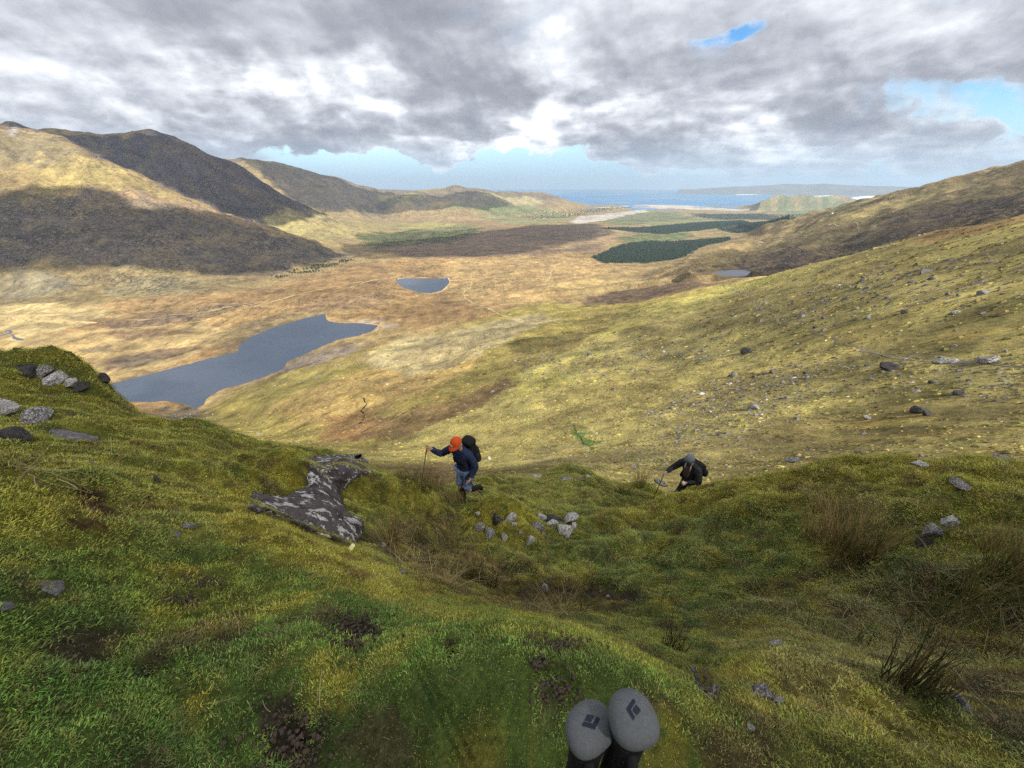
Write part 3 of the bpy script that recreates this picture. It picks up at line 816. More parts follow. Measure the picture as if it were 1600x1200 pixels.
n = sstep(.25, .6, fbm(X / .28 + 4, Y / .28, 174, 4, .6)) * .6
B = B * (1 - n[:, None]) + n[:, None] * np.array([.205, .175, .03])
B = B * (1 - .6 * BARE[nm_][:, None]) + BARE[nm_][:, None] * .6 * np.array([.05, .039, .028])
BASE[nm_] = np.clip(B, .008, .6)


# ------------------------------------------------------------------ ground sheets
def grid_mesh(name, r0, r1, mat):
    n = r1 - r0
    co = np.stack([GX[r0:r1], GY[r0:r1], G_Z[r0:r1] + EYE], -1).reshape(-1, 3)
    i = np.arange(n - 1)[:, None] * NAZ
    j = np.arange(NAZ)[None, :]
    j2 = (j + 1) % NAZ
    f = np.stack([i + j, i + NAZ + j, i + NAZ + j2, i + j2], -1).reshape(-1, 4)
    me = bpy.data.meshes.new(name)
    me.vertices.add(len(co))
    me.vertices.foreach_set('co', co.astype(np.float32).ravel())
    me.loops.add(f.size)
    me.loops.foreach_set('vertex_index', f[:, ::-1].astype(np.int32).ravel())
    me.polygons.add(len(f))
    me.polygons.foreach_set('loop_start', np.arange(0, f.size, 4, dtype=np.int32))
    me.polygons.foreach_set('loop_total', np.full(len(f), 4, np.int32))
    me.polygons.foreach_set('use_smooth', np.ones(len(f), bool))
    me.update()
    a = me.attributes.new('surface', 'FLOAT_COLOR', 'POINT')
    c = np.concatenate([BASE[r0:r1].reshape(-1, 3), sstep(12.3, 13.4, tt[r0:r1]).reshape(-1, 1)], 1)      # alpha: open heath, flecked with tussocks
    a.data.foreach_set('color', c.astype(np.float32).ravel())
    me.materials.append(mat)
    o = bpy.data.objects.new(name, me)
    COL.objects.link(o)
    o['kind'] = 'structure'
    return o


def moor_material():
    m, t, b, out = new_mat('moorland')
    c = t.attr('surface')
    pos = t.node('ShaderNodeTexCoord').outputs['Object']
    # cover follows the drainage, so patches run somewhat down the valley
    mp = t.node('ShaderNodeMapping')
    mp.inputs['Scale'].default_value = (1.0, 0.5, 1.0)
    t.l.new(pos, mp.inputs[0])
    pos = mp.outputs[0]
    n1 = t.noise(pos, 0.035, 12, 0.68)
    n2 = t.noise(pos, 0.22, 10, 0.7, 0.6)
    n3 = t.noise(pos, 0.9, 7, 0.7)
    k = t.maprange(n1, 0.3, 0.7, 0.62, 1.38)
    c = t.mix(1.0, c, k, 'MULTIPLY')
    # clumps of dark heather and of bleached bent
    c = t.mix(t.maprange(n2, 0.52, 0.66, 0.0, 0.55, 'SMOOTHSTEP'), c, t.mix(1.0, c, (.45, .42, .46), 'MULTIPLY'))
    c = t.mix(t.maprange(n2, 0.46, 0.33, 0.0, 0.5, 'SMOOTHSTEP'), c, t.mix(1.0, c, (1.5, 1.4, 1.25), 'MULTIPLY'))
    n4 = t.noise(pos, 0.085, 9, 0.75, 0.8)
    c = t.mix(t.maprange(n4, 0.53, 0.60, 0.0, 0.5, 'SMOOTHSTEP'), c, t.mix(1.0, c, (.42, .40, .46), 'MULTIPLY'))
    c = t.mix(t.maprange(n4, 0.45, 0.38, 0.0, 0.55, 'SMOOTHSTEP'), c, t.mix(1.0, c, (1.6, 1.45, 1.2), 'MULTIPLY'))
    # flecks of bleached tussock in the heath, and dark heather cushions
    fl = t.math('MULTIPLY', t.attr('surface', out='Alpha'), t.maprange(t.noise(pos, 0.006, 5, 0.6), 0.38, 0.58, 0.25, 1.0))
    n5 = t.noise(pos, 0.16, 3, 0.6, 0.3)
    n6 = t.noise(t.vmath('ADD', pos, (31.0, 17.0, 5.0)), 0.13, 3, 0.6, 0.3)
    c = t.mix(t.math('MULTIPLY', t.maprange(n5, 0.54, 0.60, 0.0, 0.75, 'SMOOTHSTEP'), fl), c, t.mix(0.6, c, (0.36, 0.30, 0.19)))
    c = t.mix(t.math('MULTIPLY', t.maprange(n6, 0.52, 0.60, 0.0, 0.75, 'SMOOTHSTEP'), fl), c, t.mix(1.0, c, (.36, .36, .40), 'MULTIPLY'))
    k3 = t.maprange(n3, 0.25, 0.75, 0.6, 1.4)
    c = t.mix(1.0, c, k3, 'MULTIPLY')
    t.put(b.inputs['Base Color'], c)
    b.inputs['Roughness'].default_value = 0.95
    b.inputs['Specular IOR Level'].default_value = 0.05
    bp = t.node('ShaderNodeBump')
    bp.inputs['Strength'].default_value = 0.75
    bp.inputs['Distance'].default_value = 2.2
    t.put(bp.inputs['Height'], t.math('ADD', n2, t.math('MULTIPLY', n3, 0.35)))
    t.l.new(bp.outputs[0], b.inputs['Normal'])
    return m


def turf_material():
    m, t, b, out = new_mat('turf')
    c = t.attr('surface')
    pos = t.node('ShaderNodeTexCoord').outputs['Object']
    n1 = t.noise(pos, 9.0, 8, 0.7)
    n2 = t.noise(pos, 55.0, 5, 0.7)
    c = t.mix(1.0, c, t.maprange(n1, 0.3, 0.7, 0.45, 1.2), 'MULTIPLY')
    c = t.mix(1.0, c, t.maprange(n2, 0.3, 0.7, 0.5, 1.25), 'MULTIPLY')
    t.put(b.inputs['Base Color'], c)
    b.inputs['Roughness'].default_value = 0.95
    b.inputs['Specular IOR Level'].default_value = 0.08
    bp = t.node('ShaderNodeBump')
    bp.inputs['Strength'].default_value = 0.8
    bp.inputs['Distance'].default_value = 0.03
    t.put(bp.inputs['Height'], t.math('ADD', n1, t.math('MULTIPLY', n2, 0.4)))
    t.l.new(bp.outputs[0], b.inputs['Normal'])
    return m


M_TURF, M_MOOR = turf_material(), moor_material()
grid_mesh('hillside', 0, SPLIT + 1, M_TURF)
grid_mesh('landscape', SPLIT, NR, M_MOOR)


# ------------------------------------------------------------------ water
def water_material(name, deep, ripple, rough):
    m, t, b, out = new_mat(name)
    pos = t.node('ShaderNodeTexCoord').outputs['Object']
    n = t.noise(pos, ripple, 6, 0.6, 0.4)
    big = t.noise(pos, ripple * 0.02, 5, 0.6)
    t.put(b.inputs['Base Color'], t.mix(big, tuple(x * .75 for x in deep), tuple(x * 1.3 for x in deep)))
    b.inputs['Roughness'].default_value = rough
    b.inputs['IOR'].default_value = 1.33
    b.inputs['Specular IOR Level'].default_value = 0.5
    t.put(b.inputs['Roughness'], t.maprange(t.noise(pos, ripple * 0.035, 4, 0.5, 1.2), 0.35, 0.65, rough * .4, rough * 2.2))
    bp = t.node('ShaderNodeBump')
    bp.inputs['Strength'].default_value = 0.5
    bp.inputs['Distance'].default_value = 0.12 / max(ripple, .1) * .5
    t.put(bp.inputs['Height'], n)
    t.l.new(bp.outputs[0], b.inputs['Normal'])
    return m


def mesh_obj(name, verts, faces, mat, smooth=False, parent=None):
    me = bpy.data.meshes.new(name)
    me.from_pydata([tuple(map(float, v)) for v in verts], [], faces)
    me.update()
    if smooth:
        me.polygons.foreach_set('use_smooth', np.ones(len(me.polygons), bool))
    if mat is not None:
        for mm in (mat if isinstance(mat, (list, tuple)) else [mat]):
            me.materials.append(mm)
    o = bpy.data.objects.new(name, me)
    COL.objects.link(o)
    if parent is not None:
        o.parent = parent
    return o


def tag(o, label=None, category=None, group=None, kind=None):
    for k, v in (('label', label), ('category', category), ('group', group), ('kind', kind)):
        if v:
            o[k] = v
    return o


M_LAKE = water_material('lake_water', (.036, .052, .082), 0.35, 0.12)
M_SEA = water_material('sea_water', (.05, .17, .33), 0.02, 0.35)
for nm, (zl, poly) in LAKE_POLY.items():
    P = np.array(poly)
    # a sheet a little wider than the shoreline: the banks rise through it
    nx = np.roll(P, -1, 0) - np.roll(P, 1, 0)
    nx = np.stack([nx[:, 1], -nx[:, 0]], 1) / np.linalg.norm(nx, axis=1)[:, None]
    if poly_sd(P[:1, 0] + nx[:1, 0], P[:1, 1] + nx[:1, 1], P)[0] < 0:
        nx = -nx
    Q = P + nx * 9.0
    o = mesh_obj('lake', [(x, y, zl + EYE) for x, y in Q], [list(range(len(Q)))], M_LAKE)
    if o.data.polygons[0].normal.z < 0:
        o.data.flip_normals()
    tag(o, kind='structure', label={'big': 'long dark blue lake curving through the valley floor', 'small': 'small blue half-moon lake beyond the long lake', 'tarn': 'little pale tarn below the dark hill on the right'}[nm])
ring = []
for r in (5200.0, 38000.0):
    for i in range(96):
        a = 2 * math.pi * i / 96
        ring.append((r * math.sin(a), r * math.cos(a), SEA + EYE))
o = mesh_obj('sea', ring, [(i, (i + 1) % 96, 96 + (i + 1) % 96, 96 + i) for i in range(96)], M_SEA)
tag(o, kind='structure')

# ------------------------------------------------------------------ walkers and their gear
def plain(name, col, rough=.8, bump=0.0, scale=80.0, vary=.25, spec=.2):
    m, t, b, out = new_mat(name)
    pos = t.node('ShaderNodeTexCoord').outputs['Object']
    n = t.noise(pos, scale, 5, .6)
    t.put(b.inputs['Base Color'], t.mix(1.0, tuple(col), t.maprange(n, .3, .7, 1 - vary, 1 + vary), 'MULTIPLY'))
    b.inputs['Roughness'].default_value = rough
    b.inputs['Specular IOR Level'].default_value = spec
    if bump:
        bp = t.node('ShaderNodeBump')
        bp.inputs['Strength'].default_value = .6
        bp.inputs['Distance'].default_value = bump
        t.put(bp.inputs['Height'], n)
        t.l.new(bp.outputs[0], b.inputs['Normal'])
    return m


def empty(name, loc, rz=0.0):
    o = bpy.data.objects.new(name, None)
    o.empty_display_size = .1
    COL.objects.link(o)
    o.location = loc
    o.rotation_euler = (0, 0, rz)
    return o


def from_bm(name, bm, mat, parent=None, smooth=True):
    me = bpy.data.meshes.new(name)
    bm.normal_update()
    bm.to_mesh(me)
    bm.free()
    if smooth:
        me.polygons.foreach_set('use_smooth', np.ones(len(me.polygons), bool))
    me.materials.append(mat)
    o = bpy.data.objects.new(name, me)
    COL.objects.link(o)
    if parent is not None:
        o.parent = parent
    return o


def skin(name, pts, edges, mat, parent, sub=2, root=0, wrinkle=0.0):
    """continuous tapering body grown on a skeleton: pts = [(x, y, z, rx[, ry])]"""
    me = bpy.data.meshes.new(name + '_skeleton')
    me.from_pydata([p[:3] for p in pts], edges, [])
    o = bpy.data.objects.new(name + '_skeleton', me)
    COL.objects.link(o)
    md = o.modifiers.new('skin', 'SKIN')
    md.use_smooth_shade = True
    md.branch_smoothing = .3
    sv = me.skin_vertices[0].data
    for i, p in enumerate(pts):
        sv[i].radius = (p[3], p[4] if len(p) > 4 else p[3])
        sv[i].use_root = i == root
    s2 = o.modifiers.new('smooth', 'SUBSURF')
    s2.levels = s2.render_levels = sub
    dg = bpy.context.evaluated_depsgraph_get()
    dg.update()
    me2 = bpy.data.meshes.new_from_object(o.evaluated_get(dg))
    me2.name = name
    bpy.data.objects.remove(o)
    bpy.data.meshes.remove(me)
    me2.materials.clear()
    me2.materials.append(mat)
    if wrinkle:                                   # folds in the cloth
        c = np.empty(len(me2.vertices) * 3, np.float32)
        me2.vertices.foreach_get('co', c)
        c = c.reshape(-1, 3).astype(float)
        nn = np.array([v.normal[:] for v in me2.vertices])
        w = 1 - 2 * np.abs(perlin(c[:, 0] * 9 + c[:, 1] * 5, c[:, 2] * 13 + c[:, 1] * 6, 17)) + .6 * perlin(c[:, 0] * 22, c[:, 2] * 20 + c[:, 1] * 22, 18)
        c += nn * (wrinkle * w)[:, None]
        me2.vertices.foreach_set('co', c.astype(np.float32).ravel())
    q = bpy.data.objects.new(name, me2)
    COL.objects.link(q)
    q.parent = parent
    return q


def tube(path, radii, seg=10, cap=True):
    bm = bmesh.new()
    path = [Vector(p) for p in path]
    rings = []
    for i, p in enumerate(path):
        d = (path[min(i + 1, len(path) - 1)] - path[max(i - 1, 0)]).normalized()
        u = d.orthogonal().normalized() if i == 0 else (rings_u - d * rings_u.dot(d)).normalized()
        rings_u = u
        v = d.cross(u)
        rings.append([bm.verts.new(p + (u * math.cos(2 * math.pi * k / seg) + v * math.sin(2 * math.pi * k / seg)) * radii[i]) for k in range(seg)])
    for a, b in zip(rings, rings[1:]):
        for k in range(seg):
            bm.faces.new((a[k], a[(k + 1) % seg], b[(k + 1) % seg], b[k]))
    if cap:
        bm.faces.new(rings[0][::-1])
        bm.faces.new(rings[-1])
    return bm


def superell(center, half, p=3.5, seg=20, rings=12, taper=0.0):
    """rounded block"""
    bm = bmesh.new()

    def sg(v):
        return math.copysign(abs(v) ** (2.0 / p), v)
    vs_ = []
    for i in range(rings + 1):
        ph = -math.pi / 2 + math.pi * i / rings
        row = []
        for j in range(seg):
            th = 2 * math.pi * j / seg
            x, y, z = sg(math.cos(ph)) * sg(math.cos(th)), sg(math.cos(ph)) * sg(math.sin(th)), sg(math.sin(ph))
            k = 1 - taper * (z * .5 + .5)
            row.append(bm.verts.new((center[0] + half[0] * x * k, center[1] + half[1] * y * k, center[2] + half[2] * z)))
        vs_.append(row)
    for a, b in zip(vs_, vs_[1:]):
        for j in range(seg):
            bm.faces.new((a[j], a[(j + 1) % seg], b[(j + 1) % seg], b[j]))
    bmesh.ops.remove_doubles(bm, verts=bm.verts[:], dist=1e-5)
    return bm


SKIN = plain('skin', (.46, .27, .20), .6, vary=.1)
M_BLACK = plain('black_fabric', (.012, .012, .014), .75, .002, 120)
M_BOOT = plain('boot_leather', (.018, .016, .015), .6, .002, 90)
M_CARBON = plain('pole_black', (.010, .010, .012), .35, vary=.1, spec=.5)
M_METAL = plain('pole_metal', (.45, .45, .47), .3, vary=.1, spec=.8)
M_CREAM = plain('white_print', (.75, .73, .68), .7)


def arm(pts, edges, joints, radii, start=None):
    """append a chain; returns index of the last vertex"""
    prev = start
    for p, r in zip(joints, radii):
        pts.append(tuple(p) + (r,))
        if prev is not None:
            edges.append((prev, len(pts) - 1))
        prev = len(pts) - 1
    return prev


def hand(pts, edges, wrist_i, wrist, dirv, palm_n):
    """palm, four curled fingers of different length and a thumb"""
    d, n = Vector(dirv).normalized(), Vector(palm_n).normalized()
    s = d.cross(n).normalized()
    w = Vector(wrist)
    pts.append(tuple(w + d * .05) + (.030, .022))
    edges.append((wrist_i, len(pts) - 1))
    pi_ = len(pts) - 1
    for k, (off, ln) in enumerate(((-.030, .030), (-.010, .036), (.010, .034), (.028, .026))):
        a = w + d * .085 + s * off
        b = a + d * ln * .7 + n * ln * .5
        c = b - d * ln * .1 + n * ln * .9
        pts.extend([tuple(a) + (.0095,), tuple(b) + (.009,), tuple(c) + (.008,)])
        q = len(pts) - 3
        edges.extend([(pi_, q), (q, q + 1), (q + 1, q + 2)])
    a = w + d * .04 - s * .035 + n * .012
    b = a + d * .03 - s * .012 + n * .024
    pts.extend([tuple(a) + (.011,), tuple(b) + (.009,)])
    edges.extend([(pi_, len(pts) - 2), (len(pts) - 2, len(pts) - 1)])


def person(root, J, cloth, pants_to, hat):
    """one continuous body with clothes grown over the same joints"""
    body_p, body_e = [], []
    pel, che, nec, head = (Vector(J[k]) for k in ('pelvis', 'chest', 'neck', 'head'))
    up = (head - nec).normalized()
    trunk = [(pel, .12), (pel.lerp(che, .5), .115), (che, .125), (nec, .058)]
    i0 = None
    for p, r in trunk:
        body_p.append((*p, r, r * .8))
        if i0 is not None:
            body_e.append((i0, len(body_p) - 1))
        i0 = len(body_p) - 1
    for p, r in ((nec.lerp(head, .45), .060), (head - up * .02, .083), (head + up * .06, .088), (head + up * .105, .06)):
        body_p.append((*p, r, r * 1.08))
        body_e.append((i0, len(body_p) - 1))
        i0 = len(body_p) - 1
    for s in ('R', 'L'):
        k = arm(body_p, body_e, [J['sh' + s], J['el' + s], J['wr' + s]], (.05, .042, .028), 2)
        w, e = Vector(J['wr' + s]), Vector(J['el' + s])
        hand(body_p, body_e, k, w, w - e, J['palm' + s])
        arm(body_p, body_e, [J['hip' + s], J['kn' + s], J['an' + s], J['toe' + s]], (.085, .058, .040, .034), 0)
    body = skin('body', body_p, body_e, SKIN, root)
    fw = Vector(J['face']).normalized()
    fw = (fw - up * fw.dot(up)).normalized()
    rt_ = fw.cross(up)
    # nose and chin drawn out of the head
    for v in body.data.vertices:
        for c, push, rad in ((head + fw * .088 + up * .015, .026, .018), (head + fw * .07 - up * .055, .014, .028), (head + rt_ * .085, .016, .018), (head - rt_ * .085, .016, .018)):
            d = (v.co - c).length
            if d < rad * 2.2:
                v.co += (c - head).normalized() * push * math.exp(-(d / rad) ** 2)
    for s in (-1, 1):
        from_bm('eye', superell(head + fw * .085 + up * .035 + rt_ * .032 * s, (.011, .011, .009), 2, 8, 6), plain('eye', (.03, .02, .02), .2), root)
    from_bm('mouth', superell(head + fw * .088 - up * .030, (.020, .012, .006), 2, 8, 6), plain('lips', (.30, .11, .09), .5), root)
    # jacket
    P, E = [], []
    for p, rx, ry in ((pel - Vector((0, 0, .03)), .185, .145), (pel.lerp(che, .35), .175, .14), (pel.lerp(che, .75), .19, .15), (che.lerp(nec, .45), .165, .125), (nec, .078, .078)):
        P.append((*p, rx, ry))
        if len(P) > 1:
            E.append((len(P) - 2, len(P) - 1))
    for s in ('R', 'L'):
        a, b, c = Vector(J['sh' + s]), Vector(J['el' + s]), Vector(J['wr' + s])
        arm(P, E, [a, a.lerp(b, .5), b, b.lerp(c, .5), c.lerp(b, .08)], (.082, .074, .064, .058, .046), 3)
    skin('jacket', P, E, cloth['jacket'], root, 3, 0, .011)
    # trousers
    P, E = [(*(pel + Vector((0, 0, .02))), .165, .135)], []
    for s in ('R', 'L'):
        a, b, c = Vector(J['hip' + s]), Vector(J['kn' + s]), Vector(J['an' + s])
        end = b.lerp(c, pants_to)
        ch = [a, a.lerp(b, .5), b] + ([end] if pants_to > .05 else [])
        arm(P, E, ch, (.112, .100, .085, .082), 0)
    skin('trousers', P, E, cloth['trousers'], root, 3, 0, .010)
    for s in ('R', 'L'):
        b, c, tt_ = Vector(J['kn' + s]), Vector(J['an' + s]), Vector(J['toe' + s])
        P, E = [], []
        arm(P, E, [b.lerp(c, max(pants_to - .05, .1)), b.lerp(c, .75), c], (.070, .062, .055))
        skin('gaiter', P, E, cloth['gaiter'], root)
        P, E = [], []
        arm(P, E, [c + Vector((0, 0, .06)), c - Vector((0, 0, .03)), c.lerp(tt_, .6), tt_], (.052, .055, .050, .040))
        skin('boot', P, E, M_BOOT, root)
    return head, up, fw, rt_


def frame_mesh(bm, o, x, y, z):
    M = Matrix((x, y, z)).transposed().to_4x4()
    M.translation = o
    bmesh.ops.transform(bm, matrix=M, verts=bm.verts[:])
    return bm


def dome(r, h, lo, seg=22, rings=9):
    bm = bmesh.new()
    rows = []
    for i in range(rings):
        f = i / (rings - 1)
        ph = lo + (math.pi / 2 - lo) * f
        rows.append([bm.verts.new((r * math.cos(ph) * math.cos(2 * math.pi * j / seg), r * 1.12 * math.cos(ph) * math.sin(2 * math.pi * j / seg), h * math.sin(ph))) for j in range(seg)])
    for a, b in zip(rows, rows[1:]):
        for j in range(seg):
            bm.faces.new((a[j], a[(j + 1) % seg], b[(j + 1) % seg], b[j]))
    bmesh.ops.remove_doubles(bm, verts=bm.verts[:], dist=1e-4)
    return bm


def trekking_pole(name, top, tip, label, group, grip_mat, strap=True):
    """held or planted pole: grip, strap, shaft in two sections, basket, tip"""
    top, tip = Vector(top), Vector(tip)
    root = empty(name, tip)
    tag(root, label, 'trekking pole', group)
    d = top - tip
    L = d.length
    u = d.normalized()
    o = Vector((0, 0, 0))
    from_bm('shaft', tube([u * .06, u * L * .45, u * L * .46, u * (L - .1)], [.0065, .0065, .009, .009], 8), M_CARBON, root)
    from_bm('grip', tube([u * (L - .16), u * (L - .13), u * (L - .05), u * (L + .02), u * (L + .035)], [.012, .016, .015, .019, .010], 10), grip_mat, root)
    from_bm('basket', tube([u * .05, u * .058], [.028, .030], 14), M_BLACK, root)
    from_bm('tip', tube([o, u * .06], [.003, .006], 8), M_METAL, root)
    s = u.orthogonal().normalized()
    if strap:
        from_bm('strap', tube([u * (L - .01), u * (L - .04) + s * .04, u * (L - .10) + s * .05, u * (L - .08) + s * .02], [.006] * 4, 6), M_BLACK, root)
    return root


def backpack(loc, rz, lean, half, label, mats, hang=None, lid=True):
    root = empty('backpack', loc, rz)
    tag(root, label, 'backpack', 'backpacks worn by the walkers')
    body, trim = mats
    R = Matrix.Rotation(lean, 4, 'X')

    def put(bm):
        bmesh.ops.transform(bm, matrix=R, verts=bm.verts[:])
        return bm
    hx, hy, hz_ = half
    from_bm('pack_body', put(superell((0, 0, 0), half, 3.6, 24, 14, .12)), body, root)
    if lid:
        from_bm('lid', put(superell((0, -.01, hz_ * .95), (hx * .92, hy * 1.02, hz_ * .24), 3.2, 22, 8)), body, root)
    from_bm('front_pocket', put(superell((0, -hy * .95, -hz_ * .25), (hx * .7, hy * .35, hz_ * .5), 3.2, 18, 10)), trim, root)
    for s in (-1, 1):
        from_bm('side_pocket', put(superell((s * hx * .98, -.02, -hz_ * .45), (hx * .22, hy * .6, hz_ * .42), 2.8, 14, 8)), trim, root)
        from_bm('shoulder_strap', put(tube([(s * .09, hy * .9, hz_ * .62), (s * .10, hy + .16, hz_ * .72), (s * .12, hy + .27, hz_ * .35), (s * .15, hy + .26, -hz_ * .15), (s * .17, hy + .06, -hz_ * .7)], [.020, .022, .022, .018, .010], 8)), trim, root)
        from_bm('compression_strap', put(tube([(s * hx * .9, hy * .5, hz_ * .3), (s * hx * 1.05, -hy * .2, hz_ * .3), (s * hx * .8, -hy * .95, hz_ * .22)], [.008] * 3, 6)), trim, root)
    if hang:
        from_bm('loose_strap', put(tube(hang, [.009] * len(hang), 6)), trim, root)
    return root


def place(px, py, d):
    a, e = ray(px, py)
    return Vector((d * math.sin(a), d * math.cos(a), EYE + d * e))


def to_world(root, p):
    return Matrix.Translation(root.location) @ Matrix.Rotation(root.rotation_euler[2], 4, 'Z') @ (Vector(p) * root.scale[0])


# walker in the orange cap, stepping up out of the gully
f1 = Vector(hit(731, 785, 0, 8.6))
f1.z = ground_z(f1.x, f1.y) + .01
yaw1 = math.radians(143)
W1 = empty('person', f1, yaw1)
tag(W1, 'walker in orange cap, navy jacket and blue trousers leaning on a pole', 'person', 'walkers climbing the slope')
J1 = dict(pelvis=(.0, -.02, .90), chest=(.0, .07, 1.26), neck=(.0, .11, 1.46), head=(.0, .175, 1.60), face=(.05, .8, -.5),
          shR=(.19, .10, 1.40), elR=(.40, .24, 1.22), wrR=(.50, .40, 1.40), palmR=(-1, 0, -.2),
          shL=(-.20, .08, 1.39), elL=(-.30, .02, 1.11), wrL=(-.26, .14, .87), palmL=(1, .2, 0),
          hipR=(.09, -.02, .86), knR=(.10, .09, .48), anR=(.09, .0, .09), toeR=(.11, .15, .045),
          hipL=(-.09, -.02, .86), knL=(-.11, .10, .46), anL=(-.12, -.26, .30), toeL=(-.12, -.33, .17))
C1 = dict(jacket=plain('navy_softshell', (.022, .032, .075), .75, .004, 26, .25), trousers=plain('blue_trousers', (.14, .20, .34), .85, .006, 22, .3), gaiter=plain('black_gaiter', (.014, .014, .016), .7, .003, 60))
W1.scale = (1.1, 1.1, 1.1)
h, u_, f_, r_ = person(W1, J1, C1, .02, None)
M_CAP = plain('orange_cap', (.62, .085, .018), .8, .001, 200, .12)
from_bm('cap', frame_mesh(dome(.104, .125, -.05), h + u_ * .045, r_, f_, u_), M_CAP, W1)
bm = bmesh.new()
vv = []
for i in range(11):
    a = math.radians(-62 + 12.4 * i)
    inner = Vector((.100 * math.sin(a), .112 * math.cos(a), .0))
    outer = inner + Vector((.02 * math.sin(a), .085 * math.cos(a) ** 1.5, -.020 - .02 * abs(math.sin(a))))
    vv.append([bm.verts.new(inner + Vector((0, 0, dz))) for dz in (.006, -.004)] + [bm.verts.new(outer + Vector((0, 0, dz))) for dz in (.003, -.004)])
for a, b in zip(vv, vv[1:]):
    bm.faces.new((a[0], b[0], b[2], a[2]))
    bm.faces.new((a[1], a[3], b[3], b[1]))
    bm.faces.new((a[2], b[2], b[3], a[3]))
from_bm('cap_peak', frame_mesh(bm, h + u_ * .045, r_, f_, u_), M_CAP, W1)
from_bm('cap_badge', frame_mesh(superell((0, .112, .045), (.034, .006, .018), 3, 12, 6), h + u_ * .045, r_, f_, u_), M_CREAM, W1)
bm = dome(.096, .10, -1.05)
bmesh.ops.delete(bm, geom=[v for v in bm.verts if v.co.y > -.005 or v.co.z > .01], context='VERTS')
from_bm('hair', frame_mesh(bm, h + u_ * .035, r_, f_, u_), plain('grey_hair', (.55, .52, .47), .8, .004, 150), W1)
pk = to_world(W1, (0, -.185, 1.22))
backpack(pk, yaw1, math.radians(-13), (.17, .125, .31), 'black full-size backpack with lid on the walker in the orange cap', (M_BLACK, plain('dark_webbing', (.022, .024, .027), .7)),
         [(.16, -.10, -.05), (.19, -.16, -.25), (.19, -.17, -.46)])
RED_GRIP = plain('red_grip', (.20, .02, .02), .7)
gp = to_world(W1, (.54, .45, 1.45))
tp = place(655, 766, 6.25)
tp.z = ground_z(tp.x, tp.y)
trekking_pole('trekking_pole', gp, tp, 'black trekking pole planted ahead by the walker in the orange cap', 'trekking poles in use', RED_GRIP)
gp = to_world(W1, (-.24, .17, .83))
tp = place(768, 783, 6.6)
tp.z = ground_z(tp.x, tp.y)
trekking_pole('trekking_pole', gp, tp, 'trailing trekking pole in the lowered hand of the walker in the orange cap', 'trekking poles in use', M_CARBON)

# walker in the grey beanie, lower down behind the bank
f2 = place(1056, 830, 7.9)
f2.z = ground_z(f2.x, f2.y)
want = place(1056, 698, 7.9).z - 1.58
f2.z = max(f2.z, want)
yaw2 = math.radians(122)
W2 = empty('person', f2, yaw2)
tag(W2, 'walker in grey beanie and charcoal jacket, legs hidden behind the grassy bank', 'person', 'walkers climbing the slope')
J2 = dict(pelvis=(.0, -.04, .90), chest=(.0, .10, 1.23), neck=(.0, .16, 1.43), head=(.0, .235, 1.56), face=(.0, .6, -.8),
          shR=(.19, .15, 1.36), elR=(.34, .28, 1.11), wrR=(.34, .52, 1.08), palmR=(-1, 0, -.2),
          shL=(-.20, .13, 1.35), elL=(-.30, .16, 1.05), wrL=(-.13, .40, 1.05), palmL=(.3, -.6, -.6),
          hipR=(.09, -.03, .86), knR=(.10, .12, .47), anR=(.09, .0, .09), toeR=(.11, .15, .045),
          hipL=(-.09, -.03, .86), knL=(-.10, .02, .46), anL=(-.10, -.16, .10), toeL=(-.12, -.02, .045))
C2 = dict(jacket=plain('charcoal_jacket', (.030, .030, .033), .8, .004, 26, .3), trousers=plain('dark_trousers', (.035, .032, .032), .85, .006, 22, .3), gaiter=plain('dark_gaiter', (.014, .014, .016), .7, .003, 60))
W2.scale = (.95, .95, .95)
h, u_, f_, r_ = person(W2, J2, C2, .6, None)
bm = dome(.104, .125, -.25)
for v in bm.verts:
    a = math.atan2(v.co.y, v.co.x)
    v.co *= 1 + .012 * math.sin(a * 22)
from_bm('beanie', frame_mesh(bm, h + u_ * .04, r_, f_, u_), plain('grey_wool', (.16, .185, .215), .95, .003, 160, .3), W2)
from_bm('beanie_cuff', frame_mesh(tube([(.0, .0, -.03), (0, 0, .02)], [.108, .110], 24, False), h + u_ * .04, r_, f_, u_), plain('grey_wool_cuff', (.13, .15, .18), .95, .003, 160, .3), W2)
from_bm('mid_layer', superell((0, .215, 1.20), (.075, .045, .17), 3, 16, 10), plain('brown_fleece', (.085, .055, .05), .9, .004, 60), W2)
for s in (-1, 1):
    from_bm('collar_edge', tube([(s * .06, .235, 1.42), (s * .07, .25, 1.34), (s * .065, .255, 1.26)], [.012, .013, .010], 8), plain('pale_collar', (.40, .37, .36), .85), W2)
from_bm('glove', superell((-.10, .44, 1.03), (.045, .04, .05), 2.4, 14, 8), plain('cream_glove', (.68, .62, .56), .85, .002, 100), W2)
pk = to_world(W2, (0, -.15, 1.18))
backpack(pk, yaw2, math.radians(-32), (.19, .12, .24), 'small black rucksack on the walker in the grey beanie', (M_BLACK, M_BLACK), None, False)
gp = to_world(W2, (.32, .60, 1.10))
tp = to_world(W2, (.40, .86, .10))
tp.z = min(tp.z, ground_z(tp.x, tp.y))
trekking_pole('trekking_pole', gp, tp, 'trekking pole held out in front by the walker in the grey beanie', 'trekking poles in use', plain('pale_grip', (.35, .33, .31), .8))
gp = to_world(W2, (-.06, .47, 1.03))
tp = to_world(W2, (.12, .75, .10))
tp.z = min(tp.z, ground_z(tp.x, tp.y))
trekking_pole('trekking_pole', gp, tp, 'trekking pole under the pale gloved hand of the walker in the beanie', 'trekking poles in use', M_CARBON)

